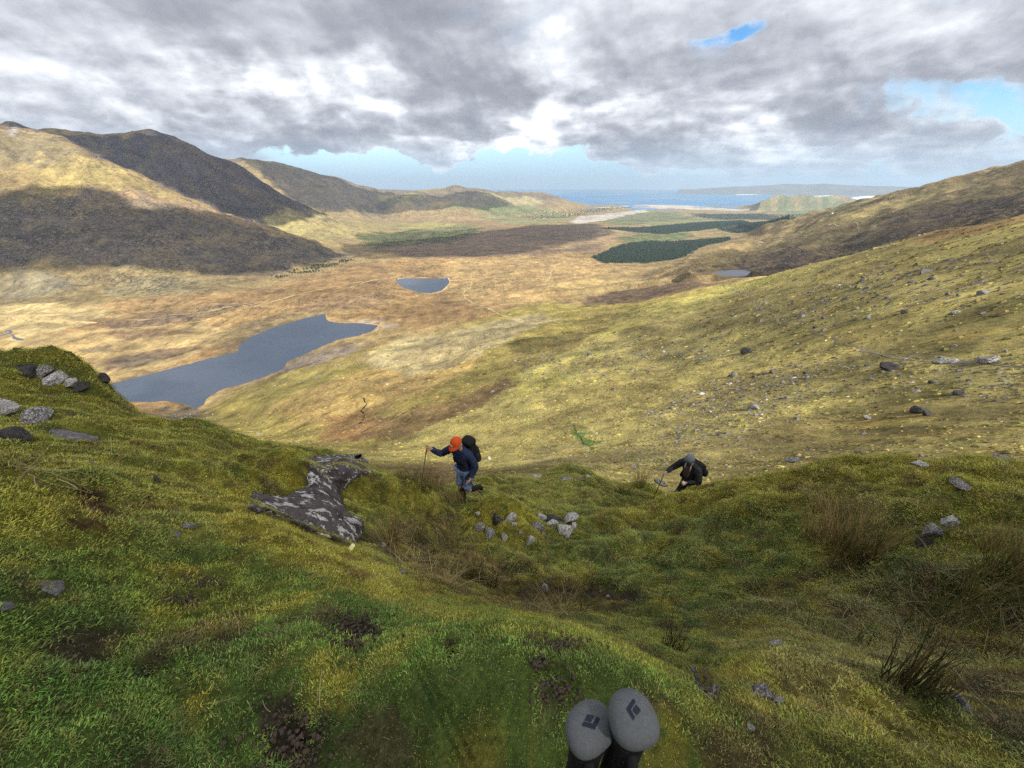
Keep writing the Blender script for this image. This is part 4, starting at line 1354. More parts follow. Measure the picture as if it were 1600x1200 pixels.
# ------------------------------------------------------------------ broken cloud overhead, and the air
def cloud_material(name, through):
    m, t, b, out = new_mat(name)
    b.inputs['Base Color'].default_value = (.9, .9, .92, 1)
    b.inputs['Roughness'].default_value = 1.0
    b.inputs['Specular IOR Level'].default_value = 0.0
    tr = t.node('ShaderNodeBsdfTranslucent')
    tr.inputs[0].default_value = (.85, .85, .88, 1)
    mx = t.node('ShaderNodeMixShader')
    mx.inputs[0].default_value = 0.5
    t.l.new(b.outputs[0], mx.inputs[1])
    t.l.new(tr.outputs[0], mx.inputs[2])
    tp = t.node('ShaderNodeBsdfTransparent')
    m2 = t.node('ShaderNodeMixShader')
    m2.inputs[0].default_value = math.sqrt(through)          # light crosses the lower and the upper side
    t.l.new(mx.outputs[0], m2.inputs[1])
    t.l.new(tp.outputs[0], m2.inputs[2])
    t.l.new(m2.outputs[0], out.inputs['Surface'])
    return m


CLOUD_H = 2400.0
# what each cloud's shadow covers, in bearings; share of sunlight it lets through; ragged edge in metres
CLOUD_SHADE = [
    ('near', .20, 9, None),
    ('slope', .90, 60, None),
    ('hill', .17, 26, [(-300, 300), (0, 314), (90, 303), (196, 308), (214, 341), (320, 337), (440, 361), (530, 398), (490, 415), (400, 428), (280, 426), (130, 422), (0, 426), (-300, 450)]),
    ('peak', .06, 40, [(-300, 150), (60, 180), (237, 195), (330, 225), (375, 258), (440, 302), (505, 334), (470, 343), (420, 352), (300, 309), (150, 243), (100, 214), (-300, 195)]),
    ('ridge', .30, 60, [(372, 247), (440, 250), (560, 296), (612, 303), (640, 312), (600, 326), (500, 333), (445, 305)]),
    ('valley', .22, 60, [(540, 384), (640, 377), (760, 364), (850, 352), (930, 350), (965, 362), (925, 372), (860, 388), (800, 396), (660, 402), (570, 408)]),
    ('far', .25, 60, [(640, 306), (760, 302), (800, 318), (760, 328), (680, 326), (620, 332), (560, 322)]),
    ('east', .42, 50, [(2100, 120), (1600, 285), (1400, 335), (1250, 372), (1120, 408), (1110, 426), (1190, 430), (1300, 405), (1400, 384), (1600, 337), (2100, 250)]),
]
GROUND_T = {'peak': (17.0, 18.05), 'ridge': (19.0, 19.9), 'hill': (13.5, 16.05), 'valley': (13.5, 18.5), 'far': (17.0, 20.05), 'east': (12.5, 16.05)}
for nm, thru, rag, pts in CLOUD_SHADE:
    if nm == 'near':
        q = [np.array([r * math.sin(a), r * math.cos(a), z]) for a, r, z in
             [(math.radians(d), r, z) for d, r, z in ((-75, 60, -10), (-40, 45, -20), (-15, 36, -25), (0, 30, -25), (20, 30, -20), (40, 32, -15), (70, 38, -8), (110, 90, 10), (150, 130, 25), (180, 140, 30), (215, 120, 25), (250, 90, 10))]]
    elif nm == 'slope':
        q = [np.array([r * math.sin(math.radians(d)), r * math.cos(math.radians(d)), z]) for d, r, z in
             ((-22, 70, -50), (-8, 250, -150), (6, 420, -175), (14, 600, -180), (24, 640, -130), (34, 560, -80), (44, 480, -50), (52, 430, -20), (70, 420, 0), (95, 250, 20), (140, 220, 40), (200, 200, 40), (260, 160, 10), (300, 90, -20))]
    else:
        q = [hit(x, y, *GROUND_T[nm]) for x, y in pts]
    poly = []
    for p in q:
        k = (CLOUD_H - p[2]) / TO_SUN[2]
        poly.append((p[0] + TO_SUN[0] * k, p[1] + TO_SUN[1] * k))
    P = np.array(poly)
    lo, hi = P.min(0) - 2 * rag, P.max(0) + 2 * rag
    n = 110
    xs, ys = np.linspace(lo[0], hi[0], n), np.linspace(lo[1], hi[1], n)
    XX, YY = np.meshgrid(xs, ys)
    sd = poly_sd(XX, YY, P) + rag * 1.1 * fbm(XX / (rag * 5), YY / (rag * 5), 501, 5, .6)
    thick = 0.9 * np.sqrt(np.maximum(-sd, 0) * 300.0)
    thick = np.minimum(thick, 260.0) * (1 + .35 * fbm(XX / 180, YY / 180, 502, 4))
    ins = sd < 0
    idx = -np.ones(XX.shape, int)
    cell = ins[:-1, :-1] | ins[1:, :-1] | ins[:-1, 1:] | ins[1:, 1:]
    used = np.zeros(XX.shape, bool)
    for a in (0, 1):
        for bb in (0, 1):
            used[a:n - 1 + a, bb:n - 1 + bb] |= cell
    idx[used] = np.arange(used.sum())
    nv = int(used.sum())
    top = np.stack([XX[used], YY[used], CLOUD_H + thick[used] + .5], 1)
    bot = np.stack([XX[used], YY[used], CLOUD_H - .28 * thick[used] - .5], 1)
    ci, cj = np.nonzero(cell)
    a, b_, c, d = idx[ci, cj], idx[ci, cj + 1], idx[ci + 1, cj + 1], idx[ci + 1, cj]
    faces = np.concatenate([np.stack([a, b_, c, d], 1), np.stack([d, c, b_, a], 1) + nv]).tolist()
    o = mesh_obj('cloud', np.concatenate([top, bot]), faces, cloud_material('cloud', thru), True)
    tag(o, kind='structure')

hz = new_mat('haze')
hz[0].node_tree.nodes.remove(hz[2])
pv = hz[1].node('ShaderNodeVolumePrincipled')
pv.inputs['Color'].default_value = (.62, .80, 1.0, 1)
pv.inputs['Density'].default_value = 4.2e-5
pv.inputs['Anisotropy'].default_value = 0.1
hz[1].l.new(pv.outputs[0], hz[3].inputs['Volume'])
zt, zb, rr = float(G_Z.max()) + EYE + 60, SEA - 30 + EYE - 2, 39000.0
print('highest ground', G_Z.max())
V = [(x, y, z) for z in (zb, zt) for x, y in ((-rr, -rr), (rr, -rr), (rr, rr), (-rr, rr))]
o = mesh_obj('haze', V, [(3, 2, 1, 0), (4, 5, 6, 7), (0, 1, 5, 4), (1, 2, 6, 5), (2, 3, 7, 6), (3, 0, 4, 7)], hz[0])
tag(o, kind='stuff')

# ------------------------------------------------------------------ scattering (grass, stones, trees too many to count)
STORE = bpy.data.collections.new('grown')        # source shapes of the scattered plants, not part of the scene itself


def scatter(name, pos, rot, scale, tint, idx, sources, kind='stuff'):
    coll = bpy.data.collections.new(name + '_shapes')
    for i, o in enumerate(sources):
        o.name = '%s_%02d' % (name, i)
        coll.objects.link(o)
    me = bpy.data.meshes.new(name)
    n = len(pos)
    me.vertices.add(n)
    me.vertices.foreach_set('co', np.asarray(pos, np.float32).ravel())
    me.update()

    def at(nm, typ, key, arr, dt=np.float32):
        a = me.attributes.new(nm, typ, 'POINT')
        a.data.foreach_set(key, np.asarray(arr, dt).ravel())
    at('turn', 'FLOAT_VECTOR', 'vector', rot)
    at('size', 'FLOAT_VECTOR', 'vector', scale)
    at('tint', 'FLOAT_COLOR', 'color', np.concatenate([tint, np.ones((n, 1))], 1))
    at('which', 'INT', 'value', idx, np.int32)
    o = bpy.data.objects.new(name, me)
    COL.objects.link(o)
    ng = bpy.data.node_groups.new(name, 'GeometryNodeTree')
    ng.interface.new_socket('Geometry', in_out='INPUT', socket_type='NodeSocketGeometry')
    ng.interface.new_socket('Geometry', in_out='OUTPUT', socket_type='NodeSocketGeometry')
    N = ng.nodes
    gi, go = N.new('NodeGroupInput'), N.new('NodeGroupOutput')
    ci = N.new('GeometryNodeCollectionInfo')
    ci.inputs['Collection'].default_value = coll
    ci.inputs['Separate Children'].default_value = True
    ci.inputs['Reset Children'].default_value = True
    ip = N.new('GeometryNodeInstanceOnPoints')

    def named(nm, dt):
        q = N.new('GeometryNodeInputNamedAttribute')
        q.data_type = dt
        q.inputs['Name'].default_value = nm
        return q.outputs[0]
    L = ng.links
    m2p = N.new('GeometryNodeMeshToPoints')
    L.new(gi.outputs[0], m2p.inputs[0])
    L.new(m2p.outputs[0], ip.inputs['Points'])
    L.new(ci.outputs[0], ip.inputs['Instance'])
    ip.inputs['Pick Instance'].default_value = True
    L.new(named('which', 'INT'), ip.inputs['Instance Index'])
    e2r = N.new('FunctionNodeEulerToRotation')
    L.new(named('turn', 'FLOAT_VECTOR'), e2r.inputs[0])
    L.new(e2r.outputs[0], ip.inputs['Rotation'])
    L.new(named('size', 'FLOAT_VECTOR'), ip.inputs['Scale'])
    L.new(ip.outputs[0], go.inputs[0])
    md = o.modifiers.new('scatter', 'NODES')
    md.node_group = ng
    tag(o, kind=kind)
    return o


def loose(name, verts, faces, mat, smooth=False):
    me = bpy.data.meshes.new(name)
    me.from_pydata([tuple(map(float, v)) for v in verts], [], faces)
    me.update()
    if smooth:
        me.polygons.foreach_set('use_smooth', np.ones(len(me.polygons), bool))
    me.materials.append(mat)
    return bpy.data.objects.new(name, me)


def blade_material(name, through=.35, per_blade=False, kind='INSTANCER'):
    m, t, b, out = new_mat(name)
    c = t.attr('tint', kind)
    if kind == 'INSTANCER':
        v = t.attr('shade', 'GEOMETRY', 'Fac')
        c = t.mix(1.0, c, v, 'MULTIPLY')
    t.put(b.inputs['Base Color'], c)
    b.inputs['Roughness'].default_value = 0.7
    b.inputs['Specular IOR Level'].default_value = 0.12
    tr = t.node('ShaderNodeBsdfTranslucent')
    t.put(tr.inputs[0], c)
    mx = t.node('ShaderNodeMixShader')
    mx.inputs[0].default_value = through
    t.l.new(b.outputs[0], mx.inputs[1])
    t.l.new(tr.outputs[0], mx.inputs[2])
    t.l.new(mx.outputs[0], out.inputs['Surface'])
    return m


def blades(rng, n, spread, lmin, lmax, width, lean, bend, segs=3, up=1.0):
    """n tapering blades; returns verts, faces, per-vertex random"""
    V, F, S = [], [], []
    for i in range(n):
        r = spread * math.sqrt(rng.random())
        a = rng.random() * 2 * math.pi
        x, y = r * math.cos(a), r * math.sin(a)
        b = a + rng.normal(0, .9)
        l = rng.uniform(lmin, lmax)
        tilt = abs(rng.normal(lean, lean * .6))
        side = np.array([-math.sin(b), math.cos(b), 0])
        p = np.array([x, y, -.004])
        w0 = width * rng.uniform(.7, 1.3)
        sh = rng.uniform(.55, 1.45)
        base = len(V)
        for k in range(segs + 1):
            f = k / segs
            th = tilt + bend * f * rng.uniform(.6, 1.4)
            w = w0 * (1 - f ** 1.6) + 1e-5
            if k == segs:
                V.append(p.copy())
                S.append(sh * 1.15)
            else:
                V.append(p - side * w * .5)
                V.append(p + side * w * .5)
                S += [sh, sh]
            st = l / segs
            p = p + np.array([math.cos(b) * math.sin(th), math.sin(b) * math.sin(th), math.cos(th) * up]) * st
        for k in range(segs - 1):
            q = base + 2 * k
            F.append((q, q + 1, q + 3, q + 2))
        q = base + 2 * (segs - 1)
        F.append((q, q + 1, q + 2))
    return V, F, S


def tuft(name, mat, *a, **k):
    V, F, S = blades(*a, **k)
    o = loose(name, V, F, mat)
    at = o.data.attributes.new('shade', 'FLOAT', 'POINT')
    at.data.foreach_set('value', np.asarray(S, np.float32))
    return o


M_GRASS = blade_material('grass_blade')
rt = np.random.default_rng(5)
TURF = [tuft('turf', M_GRASS, rt, 40, .05, .006, .017, .0024, .85, .9) for _ in range(5)]
TURF += [tuft('moss', M_GRASS, rt, 40, .05, .005, .015, .0032, .7, .5, segs=2) for _ in range(4)]
TURF += [tuft('bent', M_GRASS, rt, 10, .05, .025, .06, .0015, .8, 1.2) for _ in range(3)]

# areas without turf: stones and slabs put here before the grass is sown
CLEAR = []                                        # (x, y, radius)


def cell_data(r0, r1, cmask):
    """centres, areas and normals of ground cells"""
    x, y, z = GX[r0:r1, :860], GY[r0:r1, :860], G_Z[r0:r1, :860] + EYE
    p = np.stack([x, y, z], -1)
    a, b, c, d = p[:-1, :-1], p[1:, :-1], p[1:, 1:], p[:-1, 1:]
    n = np.cross(b - d, c - a)
    area = .5 * np.linalg.norm(n, axis=-1)
    n = n / (np.linalg.norm(n, axis=-1, keepdims=True) + 1e-12)
    n = np.where(n[..., 2:3] < 0, -n, n)
    col = BASE[r0:r1 - 1, :859]
    return a, b, c, d, area, n, col


def sow(rng, r0, r1, dens, limit=None):
    """random points over rows r0..r1 with dens(x, y, dist) per square metre"""
    a, b, c, d, area, n, col = cell_data(r0, r1, None)
    ctr = (a + c) * .5
    dist = np.hypot(ctr[..., 0], ctr[..., 1])
    lam = area * dens(ctr[..., 0], ctr[..., 1], dist)
    cnt = rng.poisson(lam)
    i, j = np.nonzero(cnt)
    k = np.repeat(np.arange(len(i)), cnt[i, j])
    i, j = i[k], j[k]
    u, v = rng.random(len(i))[:, None], rng.random(len(i))[:, None]
    p = (a[i, j] * (1 - u) + b[i, j] * u) * (1 - v) + (d[i, j] * (1 - u) + c[i, j] * u) * v
    return p, n[i, j], col[i, j]


def up_euler(n, rng, keep=.6):
    """rotations that stand a plant on a slope, partly upright, with a random turn"""
    m = n * keep + np.array([0, 0, 1 - keep])
    m /= np.linalg.norm(m, axis=1, keepdims=True)
    rx = -np.arcsin(np.clip(m[:, 1], -1, 1))
    ry = np.arctan2(m[:, 0], m[:, 2])
    # R = Ry(ry) Rx(rx) Rz(spin): convert to XYZ euler
    out = np.empty((len(m), 3))
    sp = rng.random(len(m)) * 2 * math.pi
    cx, sx, cy, sy, cz, sz = np.cos(rx), np.sin(rx), np.cos(ry), np.sin(ry), np.cos(sp), np.sin(sp)
    # rows of the product needed for the euler angles
    r20 = -sy * cz + cy * sx * sz
    r21 = sy * sz + cy * sx * cz
    r22 = cy * cx
    r10 = cx * sz
    r00 = cy * cz + sy * sx * sz
    out[:, 0] = np.arctan2(r21, r22)
    out[:, 1] = np.arcsin(np.clip(-r20, -1, 1))
    out[:, 2] = np.arctan2(r10, r00)
    return out


def sow_grass():
    rng = np.random.default_rng(21)
    r1 = int(np.searchsorted(ts, 8.35))

    def size_of(d):
        return np.clip(.78 + .15 * d, .85, 2.1)

    def dens(x, y, d):
        k = 1900.0 / size_of(d) ** 2 * (1 + 1.6 * (1 - sstep(1.1, 2.2, d)))
        bare = BARE[:r1 - 1, :859]
        k = k * (1 - .93 * sstep(.25, .7, bare))
        for (cx, cy, r) in CLEAR:
            k = k * sstep(r * .75, r * 1.02, np.hypot(x - cx, y - cy))
        return k * (d > .25) * (d < 15)
    p, n, col = sow(rng, 0, r1, dens)
    N = len(p)
    d = np.hypot(p[:, 0], p[:, 1])
    mossy = sstep(.4, .62, col[:, 0] / (col[:, 1] + .01) * .5 + .18 * fbm(p[:, 0] / .5, p[:, 1] / .5, 77, 3) + .02)
    kind = rng.random(N)
    which = np.where(kind < mossy * .85, rng.integers(5, 9, N), rng.integers(0, 5, N))
    which = np.where(rng.random(N) < .025, rng.integers(9, 12, N), which)
    s = size_of(d) * rng.uniform(.7, 1.35, N)
    gul = sstep(3.2, 3.6, d) * sstep(-.2, .3, p[:, 0])
    s = s * (1 + .25 * gul)
    tint = col * (3.0 * rng.uniform(.4, 1.7, N))[:, None]
    tint *= (1 + rng.normal(0, .10, (N, 3)))
    dead = (rng.random(N) < .05) | (which >= 9)
    tint[dead] = np.array([.30, .235, .105]) * rng.uniform(.6, 1.2, dead.sum())[:, None]
    tint = np.clip(tint, .01, .55)
    sc = np.stack([s, s, s * rng.uniform(.8, 1.25, N)], 1)
    scatter('grass', p - n * .004, up_euler(n, rng), sc, tint, which, TURF)
    print('grass tufts', N)


# ---- stones and tussocks of the slopes beyond
def lump(rng, name, mat, sub=1, rough=.3, flat=.6):
    bm = bmesh.new()
    bmesh.ops.create_icosphere(bm, subdivisions=sub, radius=1.0)
    for v in bm.verts:
        k = 1 + rng.normal(0, rough * .5)
        v.co = Vector((v.co.x * k, v.co.y * k, v.co.z * k * flat))
    me = bpy.data.meshes.new(name)
    bm.to_mesh(me)
    bm.free()
    me.materials.append(mat)
    return bpy.data.objects.new(name, me)


def tint_material(name, scale, dark, light, rough=.9):
    m, t, b, out = new_mat(name)
    c = t.attr('tint', 'INSTANCER')
    pos = t.node('ShaderNodeTexCoord').outputs['Object']
    n = t.noise(pos, scale, 5, .65)
    t.put(b.inputs['Base Color'], t.mix(1.0, c, t.maprange(n, .3, .7, dark, light), 'MULTIPLY'))
    b.inputs['Roughness'].default_value = rough
    b.inputs['Specular IOR Level'].default_value = .08
    return m


def region_poly(pts, tmin=9.6):
    return np.array([hit(x, y, tmin)[:2] for x, y in pts])


ROCKY = [(1.0, region_poly([(1000, 650), (1060, 610), (1160, 575), (1300, 565), (1330, 600), (1250, 640), (1180, 690), (1060, 700), (1010, 690)])),
         (1.0, region_poly([(1320, 570), (1440, 556), (1600, 552), (1800, 560), (1800, 620), (1600, 625), (1450, 610), (1340, 615)])),
         (.5, region_poly([(950, 700), (1050, 690), (1250, 690), (1350, 705), (1300, 725), (1100, 740), (950, 730)])),
         (.45, region_poly([(780, 560), (900, 545), (1050, 540), (1200, 535), (1200, 560), (1000, 580), (820, 590)])),
         (.35, region_poly([(1150, 470), (1300, 440), (1500, 400), (1600, 380), (1700, 400), (1700, 480), (1400, 500), (1200, 520)])),
         (.6, region_poly([(250, 640), (300, 640), (330, 660), (300, 670), (260, 660)])),
         (.4, region_poly([(820, 690), (900, 690), (960, 715), (930, 730), (830, 725)])),
         (.35, region_poly([(420, 580), (500, 545), (580, 535), (620, 560), (520, 590), (440, 610)]))]


def rockiness(x, y):
    d = np.hypot(x, y)
    k = np.full(x.shape, .045)
    for s, P in ROCKY:
        D = math.hypot(*P.mean(0))
        sd = poly_sd(x, y, P) + .05 * d * fbm(x / (.08 * D), y / (.08 * D), 31, 4, .6)
        k = np.maximum(k, s * (1 - sstep(-.03 * D, .02 * D, sd)))
    return k


def sow_slopes():
    rng = np.random.default_rng(33)
    r0, r1 = SPLIT - 6, int(np.searchsorted(ts, 14.2))
    m_rock = tint_material('slope_stone', 2.0, .6, 1.4)
    m_tus = tint_material('tussock_clump', 3.0, .6, 1.35)
    rocks = [lump(rng, 'stone', m_rock, 1, .34, .62) for _ in range(6)]
    tus = [lump(rng, 'tussock', m_tus, 1, .42, .55) for _ in range(5)]
    # tussocks: about even over the picture
    def dt(x, y, d):
        nz = fbm(x / 14, y / 14, 51, 4, .6)
        return np.clip(.40 * (90 / np.maximum(d, 35)) ** 2, 0, .9) * np.clip(.75 + 1.3 * nz, .05, 2.2) * (d > 30) * (d < 900) * ((x > -.5 * y) | (d < 500))
    p, n, col = sow(rng, r0, r1, dt)
    N = len(p)
    d = np.hypot(p[:, 0], p[:, 1])
    s = np.clip(.0030 * d, .22, 1.25) * rng.lognormal(0, .35, N)
    tone = rng.choice([0, 1, 2, 3], N, p=[.42, .2, .2, .18])
    mul = np.array([[.58, .64, .55], [.85, .95, .7], [1.25, 1.15, 1.0], [.52, .44, .5]])[tone]
    tint = np.clip(col * mul * rng.uniform(.75, 1.2, N)[:, None], .01, .5)
    sc = np.stack([s * rng.uniform(.8, 1.5, N), s * rng.uniform(.8, 1.3, N), s * rng.uniform(.5, 1.0, N)], 1)
    scatter('tussocks', p, up_euler(n, rng, .9), sc, tint, rng.integers(0, 5, N), tus)
    print('tussocks', N)
    # stones
    def dr(x, y, d):
        return 1.0 * np.clip((80 / np.maximum(d, 40)) ** 1.6, 0, 1.0) * rockiness(x, y) * (d > 42) * (d < 950)
    p, n, col = sow(rng, r0, r1, dr)
    N = len(p)
    d = np.hypot(p[:, 0], p[:, 1])
    s = np.clip(.0018 * d, .12, .65) * rng.lognormal(0, .5, N)
    sc = np.stack([s * rng.uniform(.9, 1.6, N), s * rng.uniform(.7, 1.2, N), s * rng.uniform(.5, 1.0, N)], 1)
    g = rng.uniform(.09, .21, N)
    white = rng.random(N) < .035
    g[white] = rng.uniform(.3, .48, white.sum())
    tint = g[:, None] * np.array([1.06, .98, .90])
    big = np.argsort(-(sc.max(1) / d) * ((np.abs(np.arctan2(p[:, 0], p[:, 1])) < .95)))[:230]
    rest = np.setdiff1d(np.arange(N), big)
    eu = up_euler(n, rng, .8)
    which = rng.integers(0, 6, N)
    scatter('loose_stones', p[rest] + n[rest] * .0, eu[rest], sc[rest], tint[rest], which[rest], rocks)
    print('stones', N)
    return p[big], eu[big], sc[big], g[big], which[big]


# ---- trees far below
def conifer(rng, mat):
    V, F = [], []
    tiers, k = 5, 7
    for i in range(tiers):
        z0, z1 = .12 + i * .17, .12 + i * .17 + .30
        r = .20 * (1 - i / (tiers + .6)) + .015
        b = len(V)
        for j in range(k):
            a = 2 * math.pi * (j + .5 * (i % 2)) / k
            rr = r * rng.uniform(.75, 1.2)
            V.append((rr * math.cos(a), rr * math.sin(a), z0 - .03 * rng.random()))
        V.append((0, 0, min(z1, 1.0)))
        F += [(b + j, b + (j + 1) % k, b + k) for j in range(k)]
    b = len(V)
    for z, r in ((0, .022), (.2, .018)):
        for j in range(5):
            a = 2 * math.pi * j / 5
            V.append((r * math.cos(a), r * math.sin(a), z))
    F += [(b + j, b + (j + 1) % 5, b + 5 + (j + 1) % 5, b + 5 + j) for j in range(5)]
    return loose('conifer', V, F, mat)


def broadleaf(rng, mat):
    V, F = [], []
    for q in range(46):
        # leaf clumps through an uneven crown
        th, ph = rng.random() * 2 * math.pi, math.acos(rng.uniform(-.5, 1))
        r = .42 * rng.uniform(.45, 1.0)
        c = np.array([r * math.cos(th) * math.sin(ph), r * math.sin(th) * math.sin(ph), .58 + .36 * math.cos(ph) * rng.uniform(.6, 1)])
        u, v = rng.normal(size=3), rng.normal(size=3)
        u /= np.linalg.norm(u)
        v = v - u * v.dot(u)
        v /= np.linalg.norm(v)
        s = rng.uniform(.09, .17)
        b = len(V)
        V += [c - u * s - v * s * .6, c + u * s - v * s * .8, c + u * s * .8 + v * s, c - u * s * .7 + v * s * .8]
        F.append((b, b + 1, b + 2, b + 3))
    b = len(V)
    for z, r in ((0, .04), (.6, .015)):
        for j in range(5):
            a = 2 * math.pi * j / 5
            V.append((r * math.cos(a), r * math.sin(a), z))
    F += [(b + j, b + (j + 1) % 5, b + 5 + (j + 1) % 5, b + 5 + j) for j in range(5)]
    return loose('tree', V, F, mat)


def wood(name, polys, spacing, hmin, hmax, tints, kind, seed, tmin=10.5, clump=0.0):
    rng = np.random.default_rng(seed)
    mat = tint_material(name + '_leaf', 6.0, .7, 1.3)
    src = [conifer(rng, mat) if kind == 'conifer' else broadleaf(rng, mat) for _ in range(4)]
    pos = []
    for pts in polys:
        P = region_poly(pts, tmin)
        lo, hi = P.min(0), P.max(0)
        gx, gy = np.meshgrid(np.arange(lo[0], hi[0], spacing), np.arange(lo[1], hi[1], spacing))
        x = gx.ravel() + rng.uniform(-.5, .5, gx.size) * spacing
        y = gy.ravel() + rng.uniform(-.5, .5, gx.size) * spacing
        sd = poly_sd(x, y, P) + spacing * 3.2 * fbm(x / 70, y / 70, seed, 4, .6)
        k = sd < 0
        if clump:
            k &= fbm(x / 70, y / 70, seed + 5, 3) > clump
        pos.append(np.stack([x[k], y[k]], 1))
    xy = np.concatenate(pos)
    z = np.array([ground_z(a, b) for a, b in xy])
    N = len(xy)
    h = rng.uniform(hmin, hmax, N)
    sc = np.stack([h * rng.uniform(.85, 1.3, N), h * rng.uniform(.85, 1.3, N), h], 1)
    rot = np.zeros((N, 3))
    rot[:, 2] = rng.random(N) * 6.28
    t = np.array(tints)[rng.integers(0, len(tints), N)] * rng.uniform(.7, 1.25, N)[:, None]
    scatter(name, np.stack([xy[:, 0], xy[:, 1], z - .3], 1), rot, sc, t, rng.integers(0, 4, N), src)
    print(name, N)


DG = [(.030, .048, .032), (.040, .056, .036), (.025, .040, .029)]
MG = [(.045, .065, .025), (.06, .075, .03), (.075, .07, .04), (.035, .055, .03)]
wood('conifer_plantation', [[(925, 402), (945, 394), (975, 382), (1010, 377), (1070, 377), (1140, 372), (1130, 378), (1095, 386), (1080, 394), (1068, 403), (1040, 407), (980, 411), (945, 411)]], 7.6, 10, 13, DG, 'conifer', 71)
wood('far_plantation', [[(940, 357), (1000, 356), (1080, 349), (1160, 345), (1235, 343), (1230, 347), (1120, 356), (1080, 361), (1040, 366), (1010, 364)]], 11, 12, 15, DG, 'conifer', 72, 14)
wood('hillside_trees', [[(408, 436), (440, 428), (480, 420), (512, 408), (552, 402), (548, 408), (520, 416), (490, 426), (450, 433), (420, 439)]], 11, 5, 9, DG + MG, 'broad', 73, 10.5, -.1)
wood('valley_woodland', [[(575, 380), (600, 372), (660, 368), (740, 356), (755, 360), (740, 370), (690, 380), (640, 386), (590, 388)]], 24, 4, 9, MG, 'broad', 74, 14, .14)
wood('coast_trees', [[(820, 336), (880, 328), (960, 323), (985, 324), (930, 332), (890, 340), (840, 343)], [(1080, 336), (1180, 334), (1300, 336), (1320, 340), (1200, 343), (1100, 341)]], 46, 8, 14, MG + DG, 'broad', 75, 17, .0)

# ------------------------------------------------------------------ rocks, rushes and small things on the near slope
def rock_material(name, base, lichen, dark, moss=0.0, scale=7.0, cover=.5):
    m, t, b, out = new_mat(name)
    pos = t.node('ShaderNodeTexCoord').outputs['Object']
    rnd = t.node('ShaderNodeObjectInfo').outputs['Random']
    pos = t.vmath('ADD', pos, t.vmath('SCALE', (3.1, 7.7, 5.3), rnd))
    n1 = t.noise(pos, scale, 8, .62, .4)
    n2 = t.noise(pos, scale * 3.3, 7, .65)
    n3 = t.noise(pos, scale * .45, 4, .55)
    c = t.mix(t.maprange(n2, .3, .7), tuple(x * .55 for x in base), tuple(x * 1.35 for x in base))
    c = t.mix(t.maprange(n3, .50, .60, 0, .85, 'SMOOTHSTEP'), c, dark)
    # crusts of pale lichen with clear rims
    spots = t.math('ADD', t.math('MULTIPLY', n1, .75), t.math('MULTIPLY', n2, .25))
    c = t.mix(t.maprange(spots, 1.02 - cover, 1.045 - cover, 0, .92, 'SMOOTHSTEP'), c, t.mix(n2, tuple(x * .7 for x in lichen), tuple(x * 1.2 for x in lichen)))
    if moss:
        nz = t.node('ShaderNodeSeparateXYZ')
        t.l.new(t.node('ShaderNodeNewGeometry').outputs['Normal'], nz.inputs[0])
        k = t.maprange(t.math('ADD', nz.outputs[2], t.math('MULTIPLY', t.math('SUBTRACT', n1, .5), 1.4)), 1.05 - moss, 1.15 - moss, 0, 1)
        c = t.mix(k, c, t.mix(n2, (.09, .085, .012), (.25, .21, .03)))
    t.put(b.inputs['Base Color'], c)
    b.inputs['Roughness'].default_value = .85
    bp = t.node('ShaderNodeBump')
    bp.inputs['Strength'].default_value = .9
    bp.inputs['Distance'].default_value = .02
    t.put(bp.inputs['Height'], t.math('ADD', n1, t.math('MULTIPLY', n2, .5)))
    t.l.new(bp.outputs[0], b.inputs['Normal'])
    return m


M_GREY = rock_material('grey_rock', (.15, .14, .135), (.46, .45, .43), (.05, .045, .045), cover=.50)
M_WHITE = rock_material('pale_rock', (.30, .29, .28), (.60, .59, .57), (.10, .09, .09), cover=.52)
M_DARK = rock_material('dark_rock', (.060, .055, .055), (.36, .36, .35), (.02, .018, .018), cover=.40)
M_MOSSY = rock_material('mossy_rock', (.15, .14, .13), (.5, .5, .47), (.04, .035, .03), moss=.55)
M_SLAB = rock_material('slab_rock', (.085, .072, .074), (.50, .50, .48), (.030, .024, .026), cover=.48, scale=6.0)
M_WET = rock_material('wet_slab', (.13, .125, .135), (.28, .27, .28), (.05, .045, .05), cover=.45)


def rock_mesh(name, seed, cuts=13, sub=3):
    rng = np.random.default_rng(seed)
    bm = bmesh.new()
    bmesh.ops.create_icosphere(bm, subdivisions=sub, radius=1.0)
    planes = []
    for _ in range(cuts):
        n = rng.normal(size=3)
        n /= np.linalg.norm(n)
        planes.append((n, rng.uniform(.40, .82)))
    P = np.array([v.co[:] for v in bm.verts])
    for n, h in planes:
        d = P @ n
        P = P - np.where(d > h, (d - h) * .97, 0)[:, None] * n
    nz = fbm(P[:, 0] * 2.1 + 5 * seed, P[:, 1] * 2.1 + P[:, 2] * 1.7, seed, 4, .6) * .05
    P *= (1 + nz)[:, None]
    for v, p in zip(bm.verts, P):
        v.co = p
    me = bpy.data.meshes.new(name)
    bm.normal_update()
    bm.to_mesh(me)
    bm.free()
    return me


ROCK_SHAPES = {}


def rock_shape(k, mat):
    key = (k, mat.name)
    if key not in ROCK_SHAPES:
        me = rock_mesh('rock', 40 + k)
        me.materials.append(mat)
        ROCK_SHAPES[key] = me
    return ROCK_SHAPES[key]


def metres(px, py, p):
    """metres per photograph pixel, across the line of sight, at a point"""
    u, v = (px - 800) / FPX, (600 - py) / FPX
    q = Vector(p) - Vector((0, 0, EYE))
    depth = q.length / math.sqrt(1 + u * u + v * v)
    return depth / FPX


